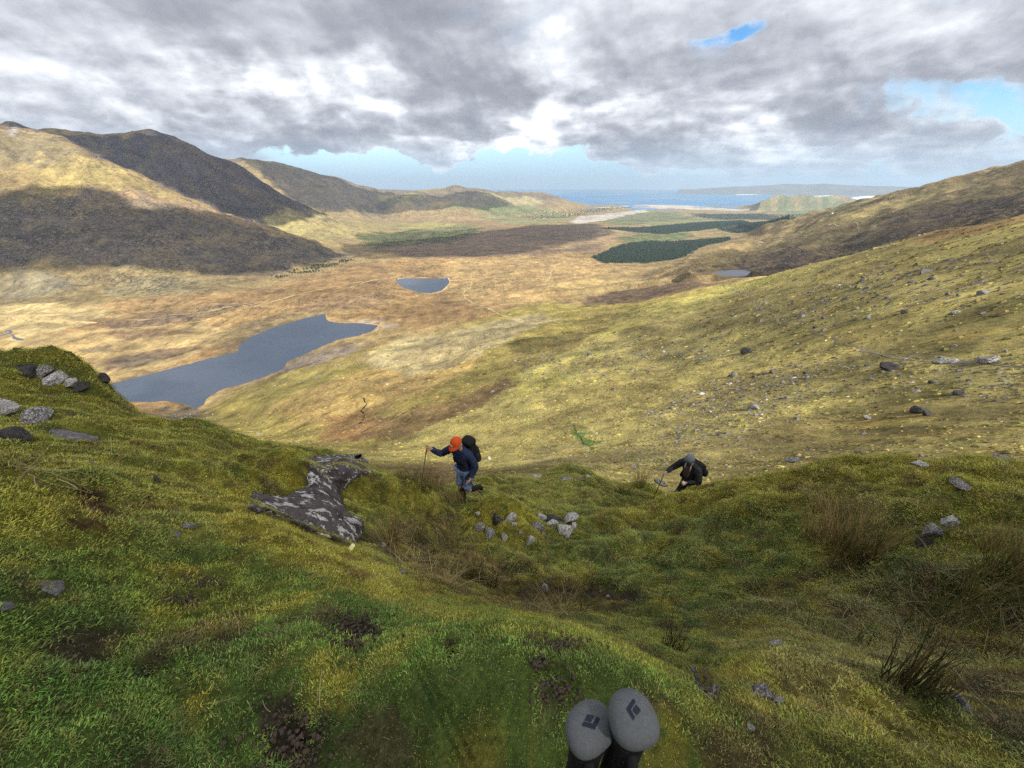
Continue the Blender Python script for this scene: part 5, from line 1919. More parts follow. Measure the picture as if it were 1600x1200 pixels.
def rock(px, py, w, h, mat, label, k=None, rz=None, sink=.40, flat=None, tilt=(0, 0), group=None, tmax=8.6, dpt=.75, clear=True, cat='rock'):
    """a stone whose middle stands at a bearing, w and h in photograph pixels"""
    k = (px * 7 + py * 13) % 8 if k is None else k
    p = hit(px, py + h * .35, 0, tmax)
    s = metres(px, py, p)
    W, H = w * s * .5, h * s * .5 * 1.25
    o = bpy.data.objects.new('rock', rock_shape(k, mat))
    COL.objects.link(o)
    n = ground_n(p[0], p[1], .15)
    q = Vector((0, 0, 1)).lerp(n, .6).to_track_quat('Z', 'Y')
    rz = ((px * 31 + py * 17) % 628) / 100 if rz is None else rz
    o.rotation_mode = 'QUATERNION'
    from mathutils import Euler
    o.rotation_quaternion = q @ Euler((tilt[0], tilt[1], rz)).to_quaternion()
    hh = H if flat is None else flat * W
    o.scale = (W * 1.12, W * dpt * 1.1, hh)
    o.location = Vector(p) + n * (hh * (1 - 2 * sink))
    tag(o, label, cat, group)
    if clear:
        CLEAR.append((p[0], p[1], W * .62))
    return o


def drape(name, px_poly, lift, mat, label, cat, planar=.5, down=.25, res=26, wob=.012, tmax=8.4, seed=1, clear=True):
    """a slab of rock bedded in the slope: outline in bearings, standing lift metres out of the ground"""
    P = np.array(px_poly, float)
    lo, hi = P.min(0), P.max(0)
    xs, ys = np.linspace(lo[0] - 4, hi[0] + 4, res), np.linspace(lo[1] - 4, hi[1] + 4, res)
    XX, YY = np.meshgrid(xs, ys)
    sd = poly_sd(XX, YY, P)
    ext = max(hi - lo)
    H = np.array([[hit(x, y, 0, tmax) for x in xs] for y in ys])
    inside = sd < ext * .02
    A = np.c_[XX[inside], YY[inside], np.ones(inside.sum())]
    # even out the ground towards one plane
    D = np.linalg.norm(H - np.array([0, 0, EYE]), axis=-1)
    co, *_ = np.linalg.lstsq(A, 1.0 / D[inside], rcond=None)
    Dp = 1.0 / (XX * co[0] + YY * co[1] + co[2])
    Dn = D * (1 - planar) + Dp * planar
    rel = np.clip(-sd / (ext * .09), 0, 1) ** .6
    rough = wob * (fbm(XX / (ext * .25), YY / (ext * .25), seed, 4, .6))
    dirs = (H - np.array([0, 0, EYE])) / D[..., None]
    top = np.array([0, 0, EYE]) + dirs * (np.minimum(Dn, D) - lift * rel + .03 * (1 - rel) + rough)[..., None]
    cell = inside[:-1, :-1] & inside[1:, :-1] & inside[:-1, 1:] & inside[1:, 1:]
    used = np.zeros(inside.shape, bool)
    for a in (0, 1):
        for b in (0, 1):
            used[a:res - 1 + a, b:res - 1 + b] |= cell
    idx = -np.ones(inside.shape, int)
    idx[used] = np.arange(used.sum())
    nv = int(used.sum())
    tv = top[used]
    bv = tv + dirs[used] * down
    ci, cj = np.nonzero(cell)
    F = [(idx[i + 1, j], idx[i + 1, j + 1], idx[i, j + 1], idx[i, j]) for i, j in zip(ci, cj)]
    edge = {}
    for f in F:
        for a, b in zip(f, f[1:] + f[:1]):
            edge[(a, b)] = 1
    side = [(b, a, a + nv, b + nv) for (a, b) in edge if (b, a) not in edge]
    F2 = [tuple(v + nv for v in f[::-1]) for f in F]
    c = tv.mean(0)
    o = mesh_obj(name, np.concatenate([tv, bv]) - c, F + F2 + side, mat, True)
    o.location = tuple(c)
    tag(o, label, cat)
    if clear:
        step = max(1, nv // 60)
        s = metres(*P.mean(0), c)
        for v in tv[::step]:
            CLEAR.append((v[0], v[1], ext * s * .10))
    return o


# the big lichened slab and the bedded slabs on the left
drape('rock_slab', [(386, 793), (398, 770), (440, 780), (478, 762), (480, 718), (520, 711), (562, 712), (590, 738), (548, 752), (530, 770), (540, 800), (566, 815), (562, 840), (550, 857), (500, 838), (440, 808)],
      .30, M_SLAB, 'large dark rock slab crusted with white lichen below the left turf', 'rock', .6, .55, 60, .09, seed=3)
drape('rock_slab', [(72, 668), (100, 668), (130, 676), (156, 683), (150, 692), (110, 688), (80, 682)], .035, M_WET, 'flat wet grey slab bedded in the turf left of the slope', 'rock', .6, .1, 16, .006, seed=4)
drape('rock_slab', [(60, 905), (100, 905), (106, 920), (90, 935), (62, 925)], .02, M_WET, 'flat square grey stone sunk in trampled turf at the left', 'rock', .6, .06, 14, .004, seed=5)
drape('rock_slab', [(-30, 935), (20, 938), (35, 948), (10, 958), (-30, 960)], .02, M_WET, 'flat grey stone sunk in turf at the left picture edge', 'rock', .6, .06, 14, .004, seed=6)

for a in [
    # upper left
    (3, 632, 40, 34, M_WHITE, 'white lichened rock at the left edge above the dark hollow', 1, .4, .3),
    (54, 643, 56, 22, M_GREY, 'low grey rock lying on the turf above the wet slab', 2, .2, .3),
    (26, 678, 56, 26, M_DARK, 'dark overhanging rock beside a shadowed hollow at left', 3, 0.1, .3),
    (42, 573, 40, 16, M_DARK, 'dark end block of the rock rib along the left crest', 4, .5, .35),
    (66, 578, 30, 16, M_GREY, 'grey block in the middle of the rock rib on the left crest', 5, .6, .35),
    (92, 586, 40, 16, M_WHITE, 'white lichened block of the rock rib under the mossy mound', 6, .5, .35),
    (110, 592, 26, 13, M_WHITE, 'small pale block near the lower end of the rock rib', 7, .4, .35),
    (128, 600, 34, 12, M_DARK, 'dark lower end of the rock rib on the left crest', 0, .4, .35),
    (156, 588, 24, 16, M_DARK, 'black rock knob on the right shoulder of the mossy mound', 1, .0, .25),
    (298, 820, 24, 10, M_GREY, 'small grey stone in the grass left of the big slab', 3, .3, .35),
    (274, 834, 18, 8, M_GREY, 'smaller grey stone just below another on the left turf', 5, .3, .35),
    (242, 745, 18, 14, M_DARK, 'dark stone half buried in the left turf', 2, .3, .4),
    (140, 722, 16, 8, M_GREY, 'little grey stone under a yellow moss cushion', 6, .3, .4),
    # gully
    (597, 851, 9, 10, M_WHITE, 'small white stone by the foot of the big slab', 1, .3, .2),
    (628, 893, 14, 14, M_GREY, 'small grey stone in the dead grass of the gully', 2, .3, .25),
    (852, 917, 18, 18, M_WHITE, 'pale upright stone on the muddy gully floor', 4, .3, .2),
    (951, 932, 8, 5, M_WHITE, 'tiny white stone on the dark gully mud', 5, .3, .2),
    (1497, 1091, 38, 26, M_GREY, 'rounded pinkish grey stone in the gully at lower right', 0, .2, .25),
    (1215, 1005, 30, 20, M_WHITE, 'white crusted stone in the grass behind the brown mound', 3, .3, .35),
    (1198, 1081, 44, 26, M_GREY, 'grey rock poking out of the brown mound at lower right', 5, .3, .35),
    (1213, 1092, 22, 16, M_WHITE, 'pale angular stone against the brown mound rock', 6, .3, .3),
    (1084, 1050, 14, 24, M_WHITE, 'white stone on the left side of the mossy boulder', 7, .3, .3),
    (1112, 1085, 18, 16, M_WHITE, 'white broken stone below the mossy boulder', 2, .3, .3),
    (1172, 1136, 18, 8, M_WHITE, 'pale stone chip on the lower right turf', 1, .3, .3),
    # mossy hummock with stones, centre
    (752, 822, 20, 20, M_GREY, 'grey stone low on the left of the stony hummock', 3, .4, .3),
    (778, 806, 24, 18, M_DARK, 'dark stone near the top of the stony hummock', 2, .4, .35),
    (796, 806, 22, 18, M_WHITE, 'white stone near the top of the stony hummock', 6, .9, .3),
    (748, 800, 10, 12, M_WHITE, 'small pale stone high on the left of the stony hummock', 5, .9, .3),
    (764, 832, 20, 20, M_GREY, 'cracked grey stone at the lower left of the stony hummock', 7, .4, .3),
    (788, 835, 16, 22, M_WHITE, 'pale blue grey stone standing in the moss of the hummock', 0, .4, .25),
    (803, 818, 14, 10, M_WHITE, 'flat pale stone on the right side of the stony hummock', 1, .4, .3),
    (813, 830, 12, 8, M_GREY, 'small flat stone in yellow moss between two larger ones', 4, .4, .35),
    (828, 842, 16, 22, M_WHITE, 'slanting pale stone at the right foot of the hummock', 5, 2.2, .25),
    # rock group right of it
    (845, 806, 22, 16, M_WHITE, 'upper left stone of the pale rock group in the gully', 1, .4, .3),
    (842, 821, 24, 22, M_GREY, 'lower left stone of the pale rock group, dark beneath', 3, .4, .3),
    (866, 806, 30, 16, M_DARK, 'dark moss-topped stone in the middle of the rock group', 2, .1, .35),
    (860, 816, 24, 14, M_WHITE, 'white stone in the front row of the rock group', 6, .3, .3),
    (880, 823, 38, 22, M_WHITE, 'largest white stone of the rock group, sloping right', 0, 2.6, .3),
    (890, 808, 30, 12, M_WHITE, 'long flat white stone at the back of the rock group', 5, 2.9, .3),
    (897, 821, 14, 14, M_WHITE, 'small white stone at the right end of the rock group', 7, .3, .3),
    (848, 832, 10, 9, M_GREY, 'small dark stone below the left of the rock group', 4, .3, .3),
    # beyond
    (838, 743, 18, 9, M_WHITE, 'bright white stone on the mound behind the walkers', 2, .4, .25),
    (919, 745, 9, 8, M_WHITE, 'small round white stone right of the bright one on the mound', 3, .4, .2),
    (906, 748, 14, 6, M_GREY, 'low grey stone beside the small round white one', 4, .4, .3),
    (880, 748, 30, 10, M_GREY, 'grey stones outcropping in the middle of the back mound', 6, .4, .4),
    (1032, 750, 22, 9, M_GREY, 'low grey rock left of the walker in the beanie', 2, .2, .38),
    (1048, 752, 15, 11, M_WHITE, 'white speckled rock behind the pole of the beanie walker', 1, .2, .3),
    (992, 731, 8, 5, M_WHITE, 'tiny white stone on the far lip left of the beanie walker', 1, .2, .3),
    (1490, 812, 34, 18, M_WHITE, 'upper part of the lichened rock under the right bank', 6, 2.4, .3),
    (1462, 826, 36, 22, M_GREY, 'middle block of the lichened rock under the right bank', 0, 2.4, .3),
    (1443, 846, 28, 26, M_DARK, 'dark lower block of the lichened rock under the right bank', 3, 2.4, .3),
    (1500, 752, 30, 10, M_GREY, 'flat grey stone on the crest of the right bank', 2, .2, .35),
    (1438, 722, 34, 8, M_WHITE, 'white flat stone on the skyline of the right bank', 4, .1, .35),
    (1568, 716, 46, 14, M_GREY, 'broad grey stone on the skyline at the right', 7, .1, .35),
    (1240, 716, 30, 8, M_GREY, 'low grey stone on the far edge of the right bank', 3, .1, .35),
    (1340, 706, 16, 6, M_GREY, 'small grey stone at the back edge of the right bank', 1, .1, .35),
]:
    px, py, w, h, mat, lab, k, rz, sink = a
    rock(px, py, w, h, mat, lab, k, rz, sink + .09)
rock(1105, 1068, 62, 50, M_MOSSY, 'boulder capped with yellow moss on the lower right brow', 4, .3, .22, clear=True)

# larger boulders on the slope beyond
for (px, py, w, h, lab, mat) in [
    (1436, 638, 26, 16, 'large dark boulder alone on the far slope at right', M_DARK), (1450, 645, 18, 10, 'lower boulder leaning against the large dark one', M_DARK),
    (1170, 546, 26, 12, 'broad dark outcrop beyond the beanie walker', M_DARK), (1274, 510, 12, 7, 'dark boulder beside the path on the far slope', M_DARK),
    (1500, 612, 20, 10, 'rounded boulder in the scree at the right', M_DARK), (1355, 652, 14, 8, 'grey boulder left of the large dark one', M_GREY),
    (1258, 582, 10, 5, 'small black-sided boulder in the grass above the scree', M_DARK), (1415, 485, 14, 8, 'dark boulder high on the far slope', M_DARK),
    (1490, 488, 14, 7, 'grey boulder high on the far slope at right', M_GREY), (765, 716, 8, 6, 'white boulder behind the orange cap walker', M_WHITE),
    (1545, 560, 40, 9, 'long grey outcrop above the path at the right edge', M_GREY), (1480, 562, 30, 9, 'grey outcrop above the path toward the right edge', M_GREY),
    (1390, 572, 40, 9, 'dark outcrop where the path meets the scree', M_DARK)]:
    rock(px, py, w, h, mat, lab, tmax=14.2, clear=False, sink=.3)

M_RUSH = blade_material('rush_stalk', .25, kind='GEOMETRY')
M_DRY = blade_material('dry_stalk', .25, kind='GEOMETRY')


def rush_mesh(seed, n, spread, lmin, lmax, lean, bend, width=.0062, tones=0):
    rng = np.random.default_rng(seed)
    V, F, S = [], [], []
    V, F, S = blades(rng, n, spread, lmin, lmax, width, lean, bend, 4)
    me = bpy.data.meshes.new('rush_clump')
    me.from_pydata([tuple(map(float, v)) for v in V], [], F)
    me.update()
    pal = [np.array([[.11, .125, .036], [.16, .13, .045], [.27, .19, .075], [.075, .095, .03]]),      # green and brown
           np.array([[.30, .21, .085], [.24, .16, .06], [.36, .28, .13], [.12, .115, .04]]),             # tawny
           np.array([[.045, .045, .020], [.06, .05, .025], [.03, .04, .016], [.12, .09, .04]]),        # dark
           np.array([[.40, .32, .17], [.33, .25, .12], [.24, .18, .08], [.14, .13, .04]])][tones]      # bleached
    per = 9
    c = np.ones((len(V), 4))
    for b in range(n):
        col = pal[rng.integers(0, 4)] * rng.uniform(.7, 1.3)
        dead = rng.random() < .3
        for k in range(per):
            f = k / (per - 1)
            c[b * per + k, :3] = col * (1 - .55 * f * dead) + np.array([.26, .18, .08]) * .55 * f * dead
    a = me.attributes.new('tint', 'FLOAT_COLOR', 'POINT')
    a.data.foreach_set('color', c.astype(np.float32).ravel())
    me.materials.append(M_RUSH)
    return me


RUSH = {'thick': rush_mesh(1, 190, .17, .30, .60, .22, .5), 'tawny': rush_mesh(2, 170, .18, .25, .52, .3, .6, tones=1), 'dark': rush_mesh(3, 46, .07, .25, .52, .16, .3, tones=2),
        'thin': rush_mesh(4, 26, .09, .18, .40, .28, .7), 'bleached': rush_mesh(5, 70, .12, .15, .36, .75, 1.2, .0036, 3), 'mixed': rush_mesh(6, 90, .15, .22, .50, .35, .8)}
N_R = 0


def rush(px, py, kind, size, label, group='rush clumps in the wet gully', lean=None):
    global N_R
    N_R += 1
    p = hit(px, py, 0, 8.6)
    o = bpy.data.objects.new('rush_clump', RUSH[kind])
    COL.objects.link(o)
    o.location = tuple(p - np.array([0, 0, .01]))
    o.rotation_euler = (lean[0] if lean else 0, lean[1] if lean else 0, N_R * 1.7)
    size *= 1.4 if py < 1000 else .95
    o.scale = (size * (1 + .1 * math.sin(N_R)), size, size * (1 + .12 * math.cos(N_R * 2.1)))
    tag(o, label, 'rushes', group)
    return o


for a in [
    (1345, 868, 'thick', 1.05, 'thickest green rush clump under the right bank'), (1318, 862, 'tawny', 1.0, 'tawny rush clump pressed against the thickest green one'),
    (1285, 850, 'tawny', .9, 'left-hand tawny rushes on the right bank'), (1305, 812, 'tawny', .8, 'brown rushes standing behind the thick green clump'),
    (1370, 835, 'mixed', .8, 'loose rushes right of the thick green clump'), (1113, 838, 'mixed', .62, 'small rush tuft alone on the dark bank below the beanie walker'),
    (1225, 865, 'thin', .8, 'sparse rush stalks between two tufts on the dark bank'), (1000, 762, 'thick', .95, 'dense rush clump on the path left of the beanie walker'),
    (975, 770, 'mixed', .7, 'lower rushes beside the dense clump on the path'), (690, 790, 'mixed', 1.0, 'rushes in front of the feet of the orange cap walker'),
    (712, 785, 'tawny', .8, 'tawny rushes hiding the boots of the orange cap walker'), (660, 768, 'thick', .75, 'rush clump left of the orange cap walker'),
    (640, 752, 'mixed', .75, 'rushes on the lip behind the round moss mound'), (682, 760, 'tawny', .8, 'tall tawny rushes under the raised pole'),
    (610, 845, 'tawny', .75, 'bent tawny rushes at the foot of the big slab'), (655, 850, 'mixed', .9, 'straggling rushes in the middle of the gully'),
    (700, 862, 'mixed', 1.0, 'loose tall rushes left of the stony hummock'), (742, 905, 'thick', .55, 'low dense rush tuft on the gully edge below the hummock'),
    (770, 915, 'dark', .7, 'dark rush tuft behind the brow of the near turf'), (640, 890, 'bleached', .9, 'matted dead grass tuft behind the near brow'),
    (690, 915, 'bleached', .9, 'flattened pale grass at the gully edge'), (870, 968, 'bleached', .95, 'bleached grass tuft on the brow below the upright stone'), (835, 955, 'bleached', .7, 'smaller bleached grass tuft at the brow'),
    (920, 955, 'mixed', .55, 'short rushes right of the bleached grass tuft'), (1045, 1015, 'dark', .85, 'dark upright rush tuft behind the near brow at centre right'), (1062, 1022, 'dark', .55, 'thin dark stalks beside the upright tuft'),
    (1405, 1068, 'dark', .9, 'dark rushes behind the brown mound'), (1425, 1075, 'dark', .7, 'second dark tuft just right of the rushes behind the mound'), (1465, 1085, 'dark', .6, 'dark rush tuft next to the rounded pinkish stone'), (1490, 965, 'mixed', .85, 'straggling rush clump on the right gully floor'),
    (1440, 985, 'thin', .95, 'thin rush stalks in the right gully'), (1580, 900, 'thick', .75, 'green rush clump at the right picture edge'), (1560, 865, 'tawny', .6, 'tawny rushes above the green clump at the right edge'),
    (1545, 1000, 'mixed', .85, 'rush clump with broken stalks at the far right'), (1585, 1035, 'thin', .9, 'few rush stalks above the black mud at right'), (1350, 1010, 'thin', .9, 'thin stalks in the shade right of centre'),
    (1270, 985, 'thin', .7, 'short thin stalks in the middle of the dark bank'), (1180, 930, 'thin', .6, 'faint stalks on the dark green bank'), (1040, 940, 'thin', .6, 'short stalks near the muddy hollow'),
    (1590, 820, 'mixed', .6, 'rushes on the bank at the right picture edge'), (940, 815, 'tawny', .45, 'tawny tuft where the bank dips to the gully'), (1240, 712, 'thin', .5, 'thin tuft on the skyline of the right bank'),
    (210, 712, 'thin', .5, 'little tuft of stalks on the left turf'), (352, 706, 'thin', .55, 'upright tuft on the turf above the moss cushion'), (395, 700, 'thin', .45, 'low tuft on the left brow near the moss cushion'),
    (900, 770, 'thin', .5, 'faint stalks on the trodden path behind the hummock'), (800, 770, 'mixed', .45, 'short rushes beyond the stony hummock'), (1530, 930, 'mixed', .7, 'rush tuft half way down the right bank')]:
    rush(*a)


# pale fallen stalks strewn through the gully and over the turf
def litter():
    rng = np.random.default_rng(91)
    V, F, C = [], [], []
    spots = [((1400, 960), (170, 95), 170), ((1240, 930), (170, 80), 60), ((700, 870), (110, 45), 200), ((1540, 1010), (70, 90), 130), ((950, 900), (120, 60), 60), ((640, 840), (70, 40), 110), ((200, 1000), (260, 130), 12), ((560, 1080), (250, 90), 8), ((1300, 1120), (140, 40), 14), ((110, 740), (100, 40), 30), ((1120, 880), (140, 50), 40)]
    for (cx, cy), (sx, sy), n in spots:
        for _ in range(n):
            x, y = cx + rng.normal() * sx * .6, cy + rng.normal() * sy * .6
            if not (-60 < x < 1700 and 600 < y < 1230):
                continue
            p = hit(x, y, 0, 8.4)
            d = math.hypot(p[0], p[1])
            L = rng.uniform(.06, .32) * (1 if d > 2.6 else .28)
            a = rng.random() * 6.28
            bend = rng.normal(0, .5)
            q = np.array(p) + np.array([0, 0, .03])
            w = .0022 if d > 2.6 else .0009
            base = len(V)
            col = np.array([.36, .29, .16]) * rng.uniform(.3, 1.25)
            lift = rng.uniform(-.05, .5)
            for k in range(5):
                side = np.array([-math.sin(a), math.cos(a), 0]) * w
                V += [q - side, q + side]
                C += [col, col]
                q2 = q + np.array([math.cos(a), math.sin(a), 0]) * L / 4
                q2[2] = max(ground_z(q2[0], q2[1]) + .02, q[2] + lift * L / 4)
                q = q2
                a += bend / 4
            F += [(base + 2 * k, base + 2 * k + 1, base + 2 * k + 3, base + 2 * k + 2) for k in range(4)]
    o = mesh_obj('fallen_stalks', V, F, M_DRY)
    at = o.data.attributes.new('tint', 'FLOAT_COLOR', 'POINT')
    at.data.foreach_set('color', np.c_[np.array(C), np.ones(len(C))].astype(np.float32).ravel())
    tag(o, kind='stuff')


litter()

# sheep droppings: heaps of small dark pellets
M_DUNG = plain('dung', (.060, .046, .034), .75, .002, 150, .4)


def droppings(px, py, rx, ry, n, label, size=.0062):
    rng = np.random.default_rng(px)
    bm = bmesh.new()
    c = hit(px, py, 0, 7)
    root = empty('dropping_heap', tuple(c))
    for i in range(n):
        x, y = px + rng.normal() * rx * .55, py + rng.normal() * ry * .55
        p = Vector(hit(x, y, 0, 7)) + Vector((0, 0, .004 + rng.random() * .010)) - Vector(c)
        r = size * rng.uniform(.8, 1.3)
        M = Matrix.Translation(p) @ Matrix.Rotation(rng.random() * 6.28, 4, Vector(rng.normal(size=3)).normalized()) @ Matrix.Diagonal((r * 1.25, r, r * .9, 1))
        bmesh.ops.create_icosphere(bm, subdivisions=1, radius=1.0, matrix=M)
    from_bm('pellets', bm, M_DUNG, root)['kind'] = 'stuff'
    tag(root, label, 'droppings', 'sheep droppings on the near turf')


droppings(548, 985, 46, 26, 90, 'heap of dark sheep pellets on bare soil below the yellow moss')
droppings(868, 1082, 36, 22, 80, 'sheep pellets beside a worn patch left of the pole handles')
droppings(455, 1155, 56, 50, 70, 'broad scatter of sheep pellets at the bottom of the turf', .0068)
droppings(560, 1010, 14, 8, 16, 'few loose pellets just below the pellet heap')
droppings(885, 1005, 46, 10, 50, 'line of sheep pellets near the brow above the pole handles', .007)
droppings(840, 1040, 16, 8, 16, 'small patch of pellets above the worn patch', .007)
droppings(310, 912, 26, 10, 26, 'dung crumbs on dark soil in the left turf', .007)
droppings(285, 938, 30, 8, 22, 'dung crumbs on the second dark soil patch at left', .007)

# scraps of litter at the foot of the slab
p = hit(551, 862, 0, 8.2)
o = from_bm('scrap', superell((0, 0, 0), (.020, .034, .010), 4, 12, 8), plain('yellow_scrap', (.72, .68, .30), .6), None)
o.location = tuple(p + np.array([0, 0, .05]))
o.rotation_euler = (.5, .2, -.5)
tag(o, 'pale yellow scrap lying in the grass below the big slab', 'litter')
p = hit(558, 846, 0, 8.2)
o = from_bm('scrap', superell((0, 0, 0), (.040, .022, .018), 3, 12, 8), plain('rust_scrap', (.30, .09, .04), .8, .004, 60), None)
o.location = tuple(p + np.array([0, 0, .03]))
tag(o, 'rust-coloured chunk at the dark foot of the big slab', 'litter')

# ------------------------------------------------------------------ tracks, shore, houses, far headland
def ribbon(name, pts, width, colr, lift=.25, tmin=9.6, step=None, wob=.5, seed=0):
    if name == 'track':
        width *= THIN
    if name == 'path':
        width *= .7
        colr = tuple(x * .85 for x in colr)
    H = [hit(x, y, tmin) for x, y in pts]
    P = []
    for a, b in zip(H, H[1:]):
        n = max(2, int(np.hypot(*(b - a)[:2]) / (step or width * 1.4)))
        P += [a + (b - a) * i / n for i in range(n)]
    P = np.array(P + [H[-1]])[:, :2]
    for _ in range(3):
        P[1:-1] = .25 * P[:-2] + .5 * P[1:-1] + .25 * P[2:]
    T = np.gradient(P, axis=0)
    T /= np.linalg.norm(T, axis=1)[:, None] + 1e-9
    Nn = np.stack([-T[:, 1], T[:, 0]], 1)
    k = np.arange(len(P)) * 1.0
    P = P + Nn * (width * wob * 2 * perlin(k / 5.0, k * 0 + seed + .5, 7))[:, None]
    w = width * .5 * np.clip(.8 + 1.1 * perlin(k / 4.0, k * 0 + seed + 9.3, 8), .08, 2)
    V = []
    for q in range(len(P)):
        for sgn in (-1, 0, 1):
            x, y = P[q] + Nn[q] * w[q] * sgn
            V.append((x, y, ground_z(x, y) + lift * (1 if sgn == 0 else .55)))
    F = []
    for q in range(len(P) - 1):
        a = 3 * q
        F += [(a, a + 1, a + 4, a + 3), (a + 1, a + 2, a + 5, a + 4)]
    key = 'track_%d' % int(1000 * colr[0])
    m = bpy.data.materials.get(key) or plain(key, colr, .95, vary=.35, scale=.4, spec=.03)
    o = mesh_obj(name, V, F, m, True)
    tag(o, kind='structure')
    return o


C_TRACK, C_BENT = (.36, .29, .17), (.40, .31, .155)
THIN = .75
ribbon('track', [(735, 428), (738, 438), (735, 448), (724, 458), (727, 466), (742, 474), (762, 482), (792, 496)], 6, C_BENT)
ribbon('track', [(792, 496), (840, 500), (880, 505), (930, 508)], 3, C_BENT)
ribbon('track', [(848, 446), (856, 436), (862, 424), (868, 414), (884, 408), (905, 404)], 9, C_BENT, seed=1)
ribbon('track', [(862, 428), (880, 424), (896, 428), (905, 434)], 6, C_BENT, seed=2)
ribbon('track', [(380, 480), (430, 470), (480, 456), (530, 446), (600, 437)], 7, C_BENT, seed=3)
ribbon('track', [(500, 462), (545, 450), (590, 436), (640, 425)], 5, C_BENT, seed=4)
ribbon('track', [(0, 494), (60, 500), (150, 502), (230, 500), (330, 486), (420, 470)], 6, C_BENT, seed=5)
ribbon('track', [(0, 536), (80, 528), (170, 515), (260, 510), (330, 498)], 5, C_BENT, seed=6)
ribbon('track', [(540, 410), (620, 405), (720, 398), (800, 392)], 9, (.34, .25, .14), seed=7)
ribbon('shore', [(618, 440), (622, 435), (645, 433), (675, 434), (700, 433), (704, 440), (698, 449), (684, 457), (668, 460)], 5, (.46, .38, .24), seed=8)
ribbon('shore', [(510, 490), (512, 501), (530, 504), (562, 504), (592, 507), (586, 518), (560, 526), (530, 532)], 4, (.36, .25, .15), seed=9)
ribbon('path', [(1085, 432), (1130, 446), (1162, 456), (1186, 474), (1192, 490), (1216, 503), (1250, 512), (1278, 521), (1302, 530), (1330, 541)], 2.2, (.25, .215, .14), .12, seed=10)
ribbon('path', [(1330, 541), (1375, 556), (1430, 563), (1480, 566), (1540, 567), (1600, 571), (1680, 575)], 1.5, (.30, .26, .20), .10, seed=11)
ribbon('road', [(1185, 378), (1250, 366), (1310, 353), (1340, 350), (1368, 355)], 5, (.38, .32, .22), .4, seed=12)
ribbon('stream', [(566, 622), (572, 632), (564, 642), (570, 652), (562, 662)], 1.6, (.03, .026, .022), .1, seed=13)
ribbon('stream', [(640, 640), (615, 655), (590, 664), (566, 676)], 1.4, (.035, .03, .022), .1, seed=14)
ribbon('stream', [(925, 700), (910, 690), (902, 676), (895, 664)], .5, (.05, .06, .03), .06, seed=15)
ribbon('path', [(640, 600), (690, 580), (750, 572), (830, 556), (880, 540)], 2.0, (.40, .35, .20), .12, seed=16)
ribbon('stream', [(-10, 526), (6, 524), (14, 520), (8, 516), (20, 530), (34, 532)], 7, (.10, .11, .14), .3, seed=17)

M_LIME = plain('whitewash', (.78, .77, .73), .8, vary=.05)
M_SLATE = plain('slate_roof', (.10, .10, .115), .7, vary=.1)


def house_parts(L, W, H):
    hw, hl = W / 2, L / 2
    V = [(-hl, -hw, -1), (hl, -hw, -1), (hl, hw, -1), (-hl, hw, -1), (-hl, -hw, H), (hl, -hw, H), (hl, hw, H), (-hl, hw, H), (-hl, 0, H + W * .42), (hl, 0, H + W * .42)]
    wall = bpy.data.meshes.new('wall')
    wall.from_pydata(V, [], [(0, 1, 5, 4), (2, 3, 7, 6), (1, 2, 6, 9, 5), (3, 0, 4, 8, 7)])
    wall.materials.append(M_LIME)
    e, t_ = .4, H + W * .42 + .25
    R = [(-hl - e, -hw - e, H - .2), (hl + e, -hw - e, H - .2), (hl + e, 0, t_), (-hl - e, 0, t_), (-hl - e, hw + e, H - .2), (hl + e, hw + e, H - .2)]
    roof = bpy.data.meshes.new('roof')
    roof.from_pydata(R, [], [(0, 1, 2, 3), (3, 2, 5, 4)])
    roof.materials.append(M_SLATE)
    return wall, roof


HW, HR = house_parts(17, 9, 5)
for i, (px, py) in enumerate([(880, 337), (886, 336), (873, 338), (893, 335), (861, 342), (905, 331), (851, 330), (915, 332), (1256, 331), (1300, 334), (836, 345), (888, 332), (870, 331), (812, 338)]):
    p = hit(px, py, 14)
    r = empty('farmhouse', tuple(p), i * 1.1)
    for nm, me in (('wall', HW), ('roof', HR)):
        o = bpy.data.objects.new(nm, me)
        COL.objects.link(o)
        o.parent = r
    k = 1.6 if i == 1 else 1.0
    r.scale = (k, k, k)
    tag(r, 'tiny white house among the far fields near the estuary', 'house', 'white houses scattered by the estuary')

# headland across the bay
M_FAR = plain('far_hill', (.12, .115, .09), .95, vary=.3, scale=.0012)
V, F = [], []
ridge = [(1060, 296.5), (1100, 294.5), (1150, 291.5), (1200, 289.5), (1230, 287.5), (1262, 288), (1290, 287), (1330, 289.5), (1380, 291), (1430, 292), (1480, 291), (1540, 292), (1620, 293), (1760, 295)]
rx_ = np.linspace(1060, 1760, 140)
ry_ = np.interp(rx_, [q[0] for q in ridge], [q[1] for q in ridge])
for x, y in zip(rx_, ry_):
    a, e = ray(x, y)
    ztop = max(24500 * e + EYE, SEA + EYE - 5) + 18 * float(perlin(np.array([x / 14.0]), np.array([3.3]), 5)[0])
    for d, z in ((22800, SEA - 5), (23500, SEA + .35 * (ztop - SEA)), (24500, ztop), (26500, SEA - 5)):
        V.append((d * math.sin(a), d * math.cos(a), z + (EYE if z < -100 else 0)))
for i in range(len(rx_) - 1):
    for k in range(3):
        q = 4 * i + k
        F.append((q, q + 4, q + 5, q + 1))
o = mesh_obj('headland', V, F, M_FAR, True)
tag(o, kind='structure')
# dune strand and surf along the bay
M_SAND, M_FOAM = plain('strand', (.50, .45, .36), .95, vary=.15, scale=.004), plain('surf', (.80, .82, .82), .7, vary=.15, scale=.01)


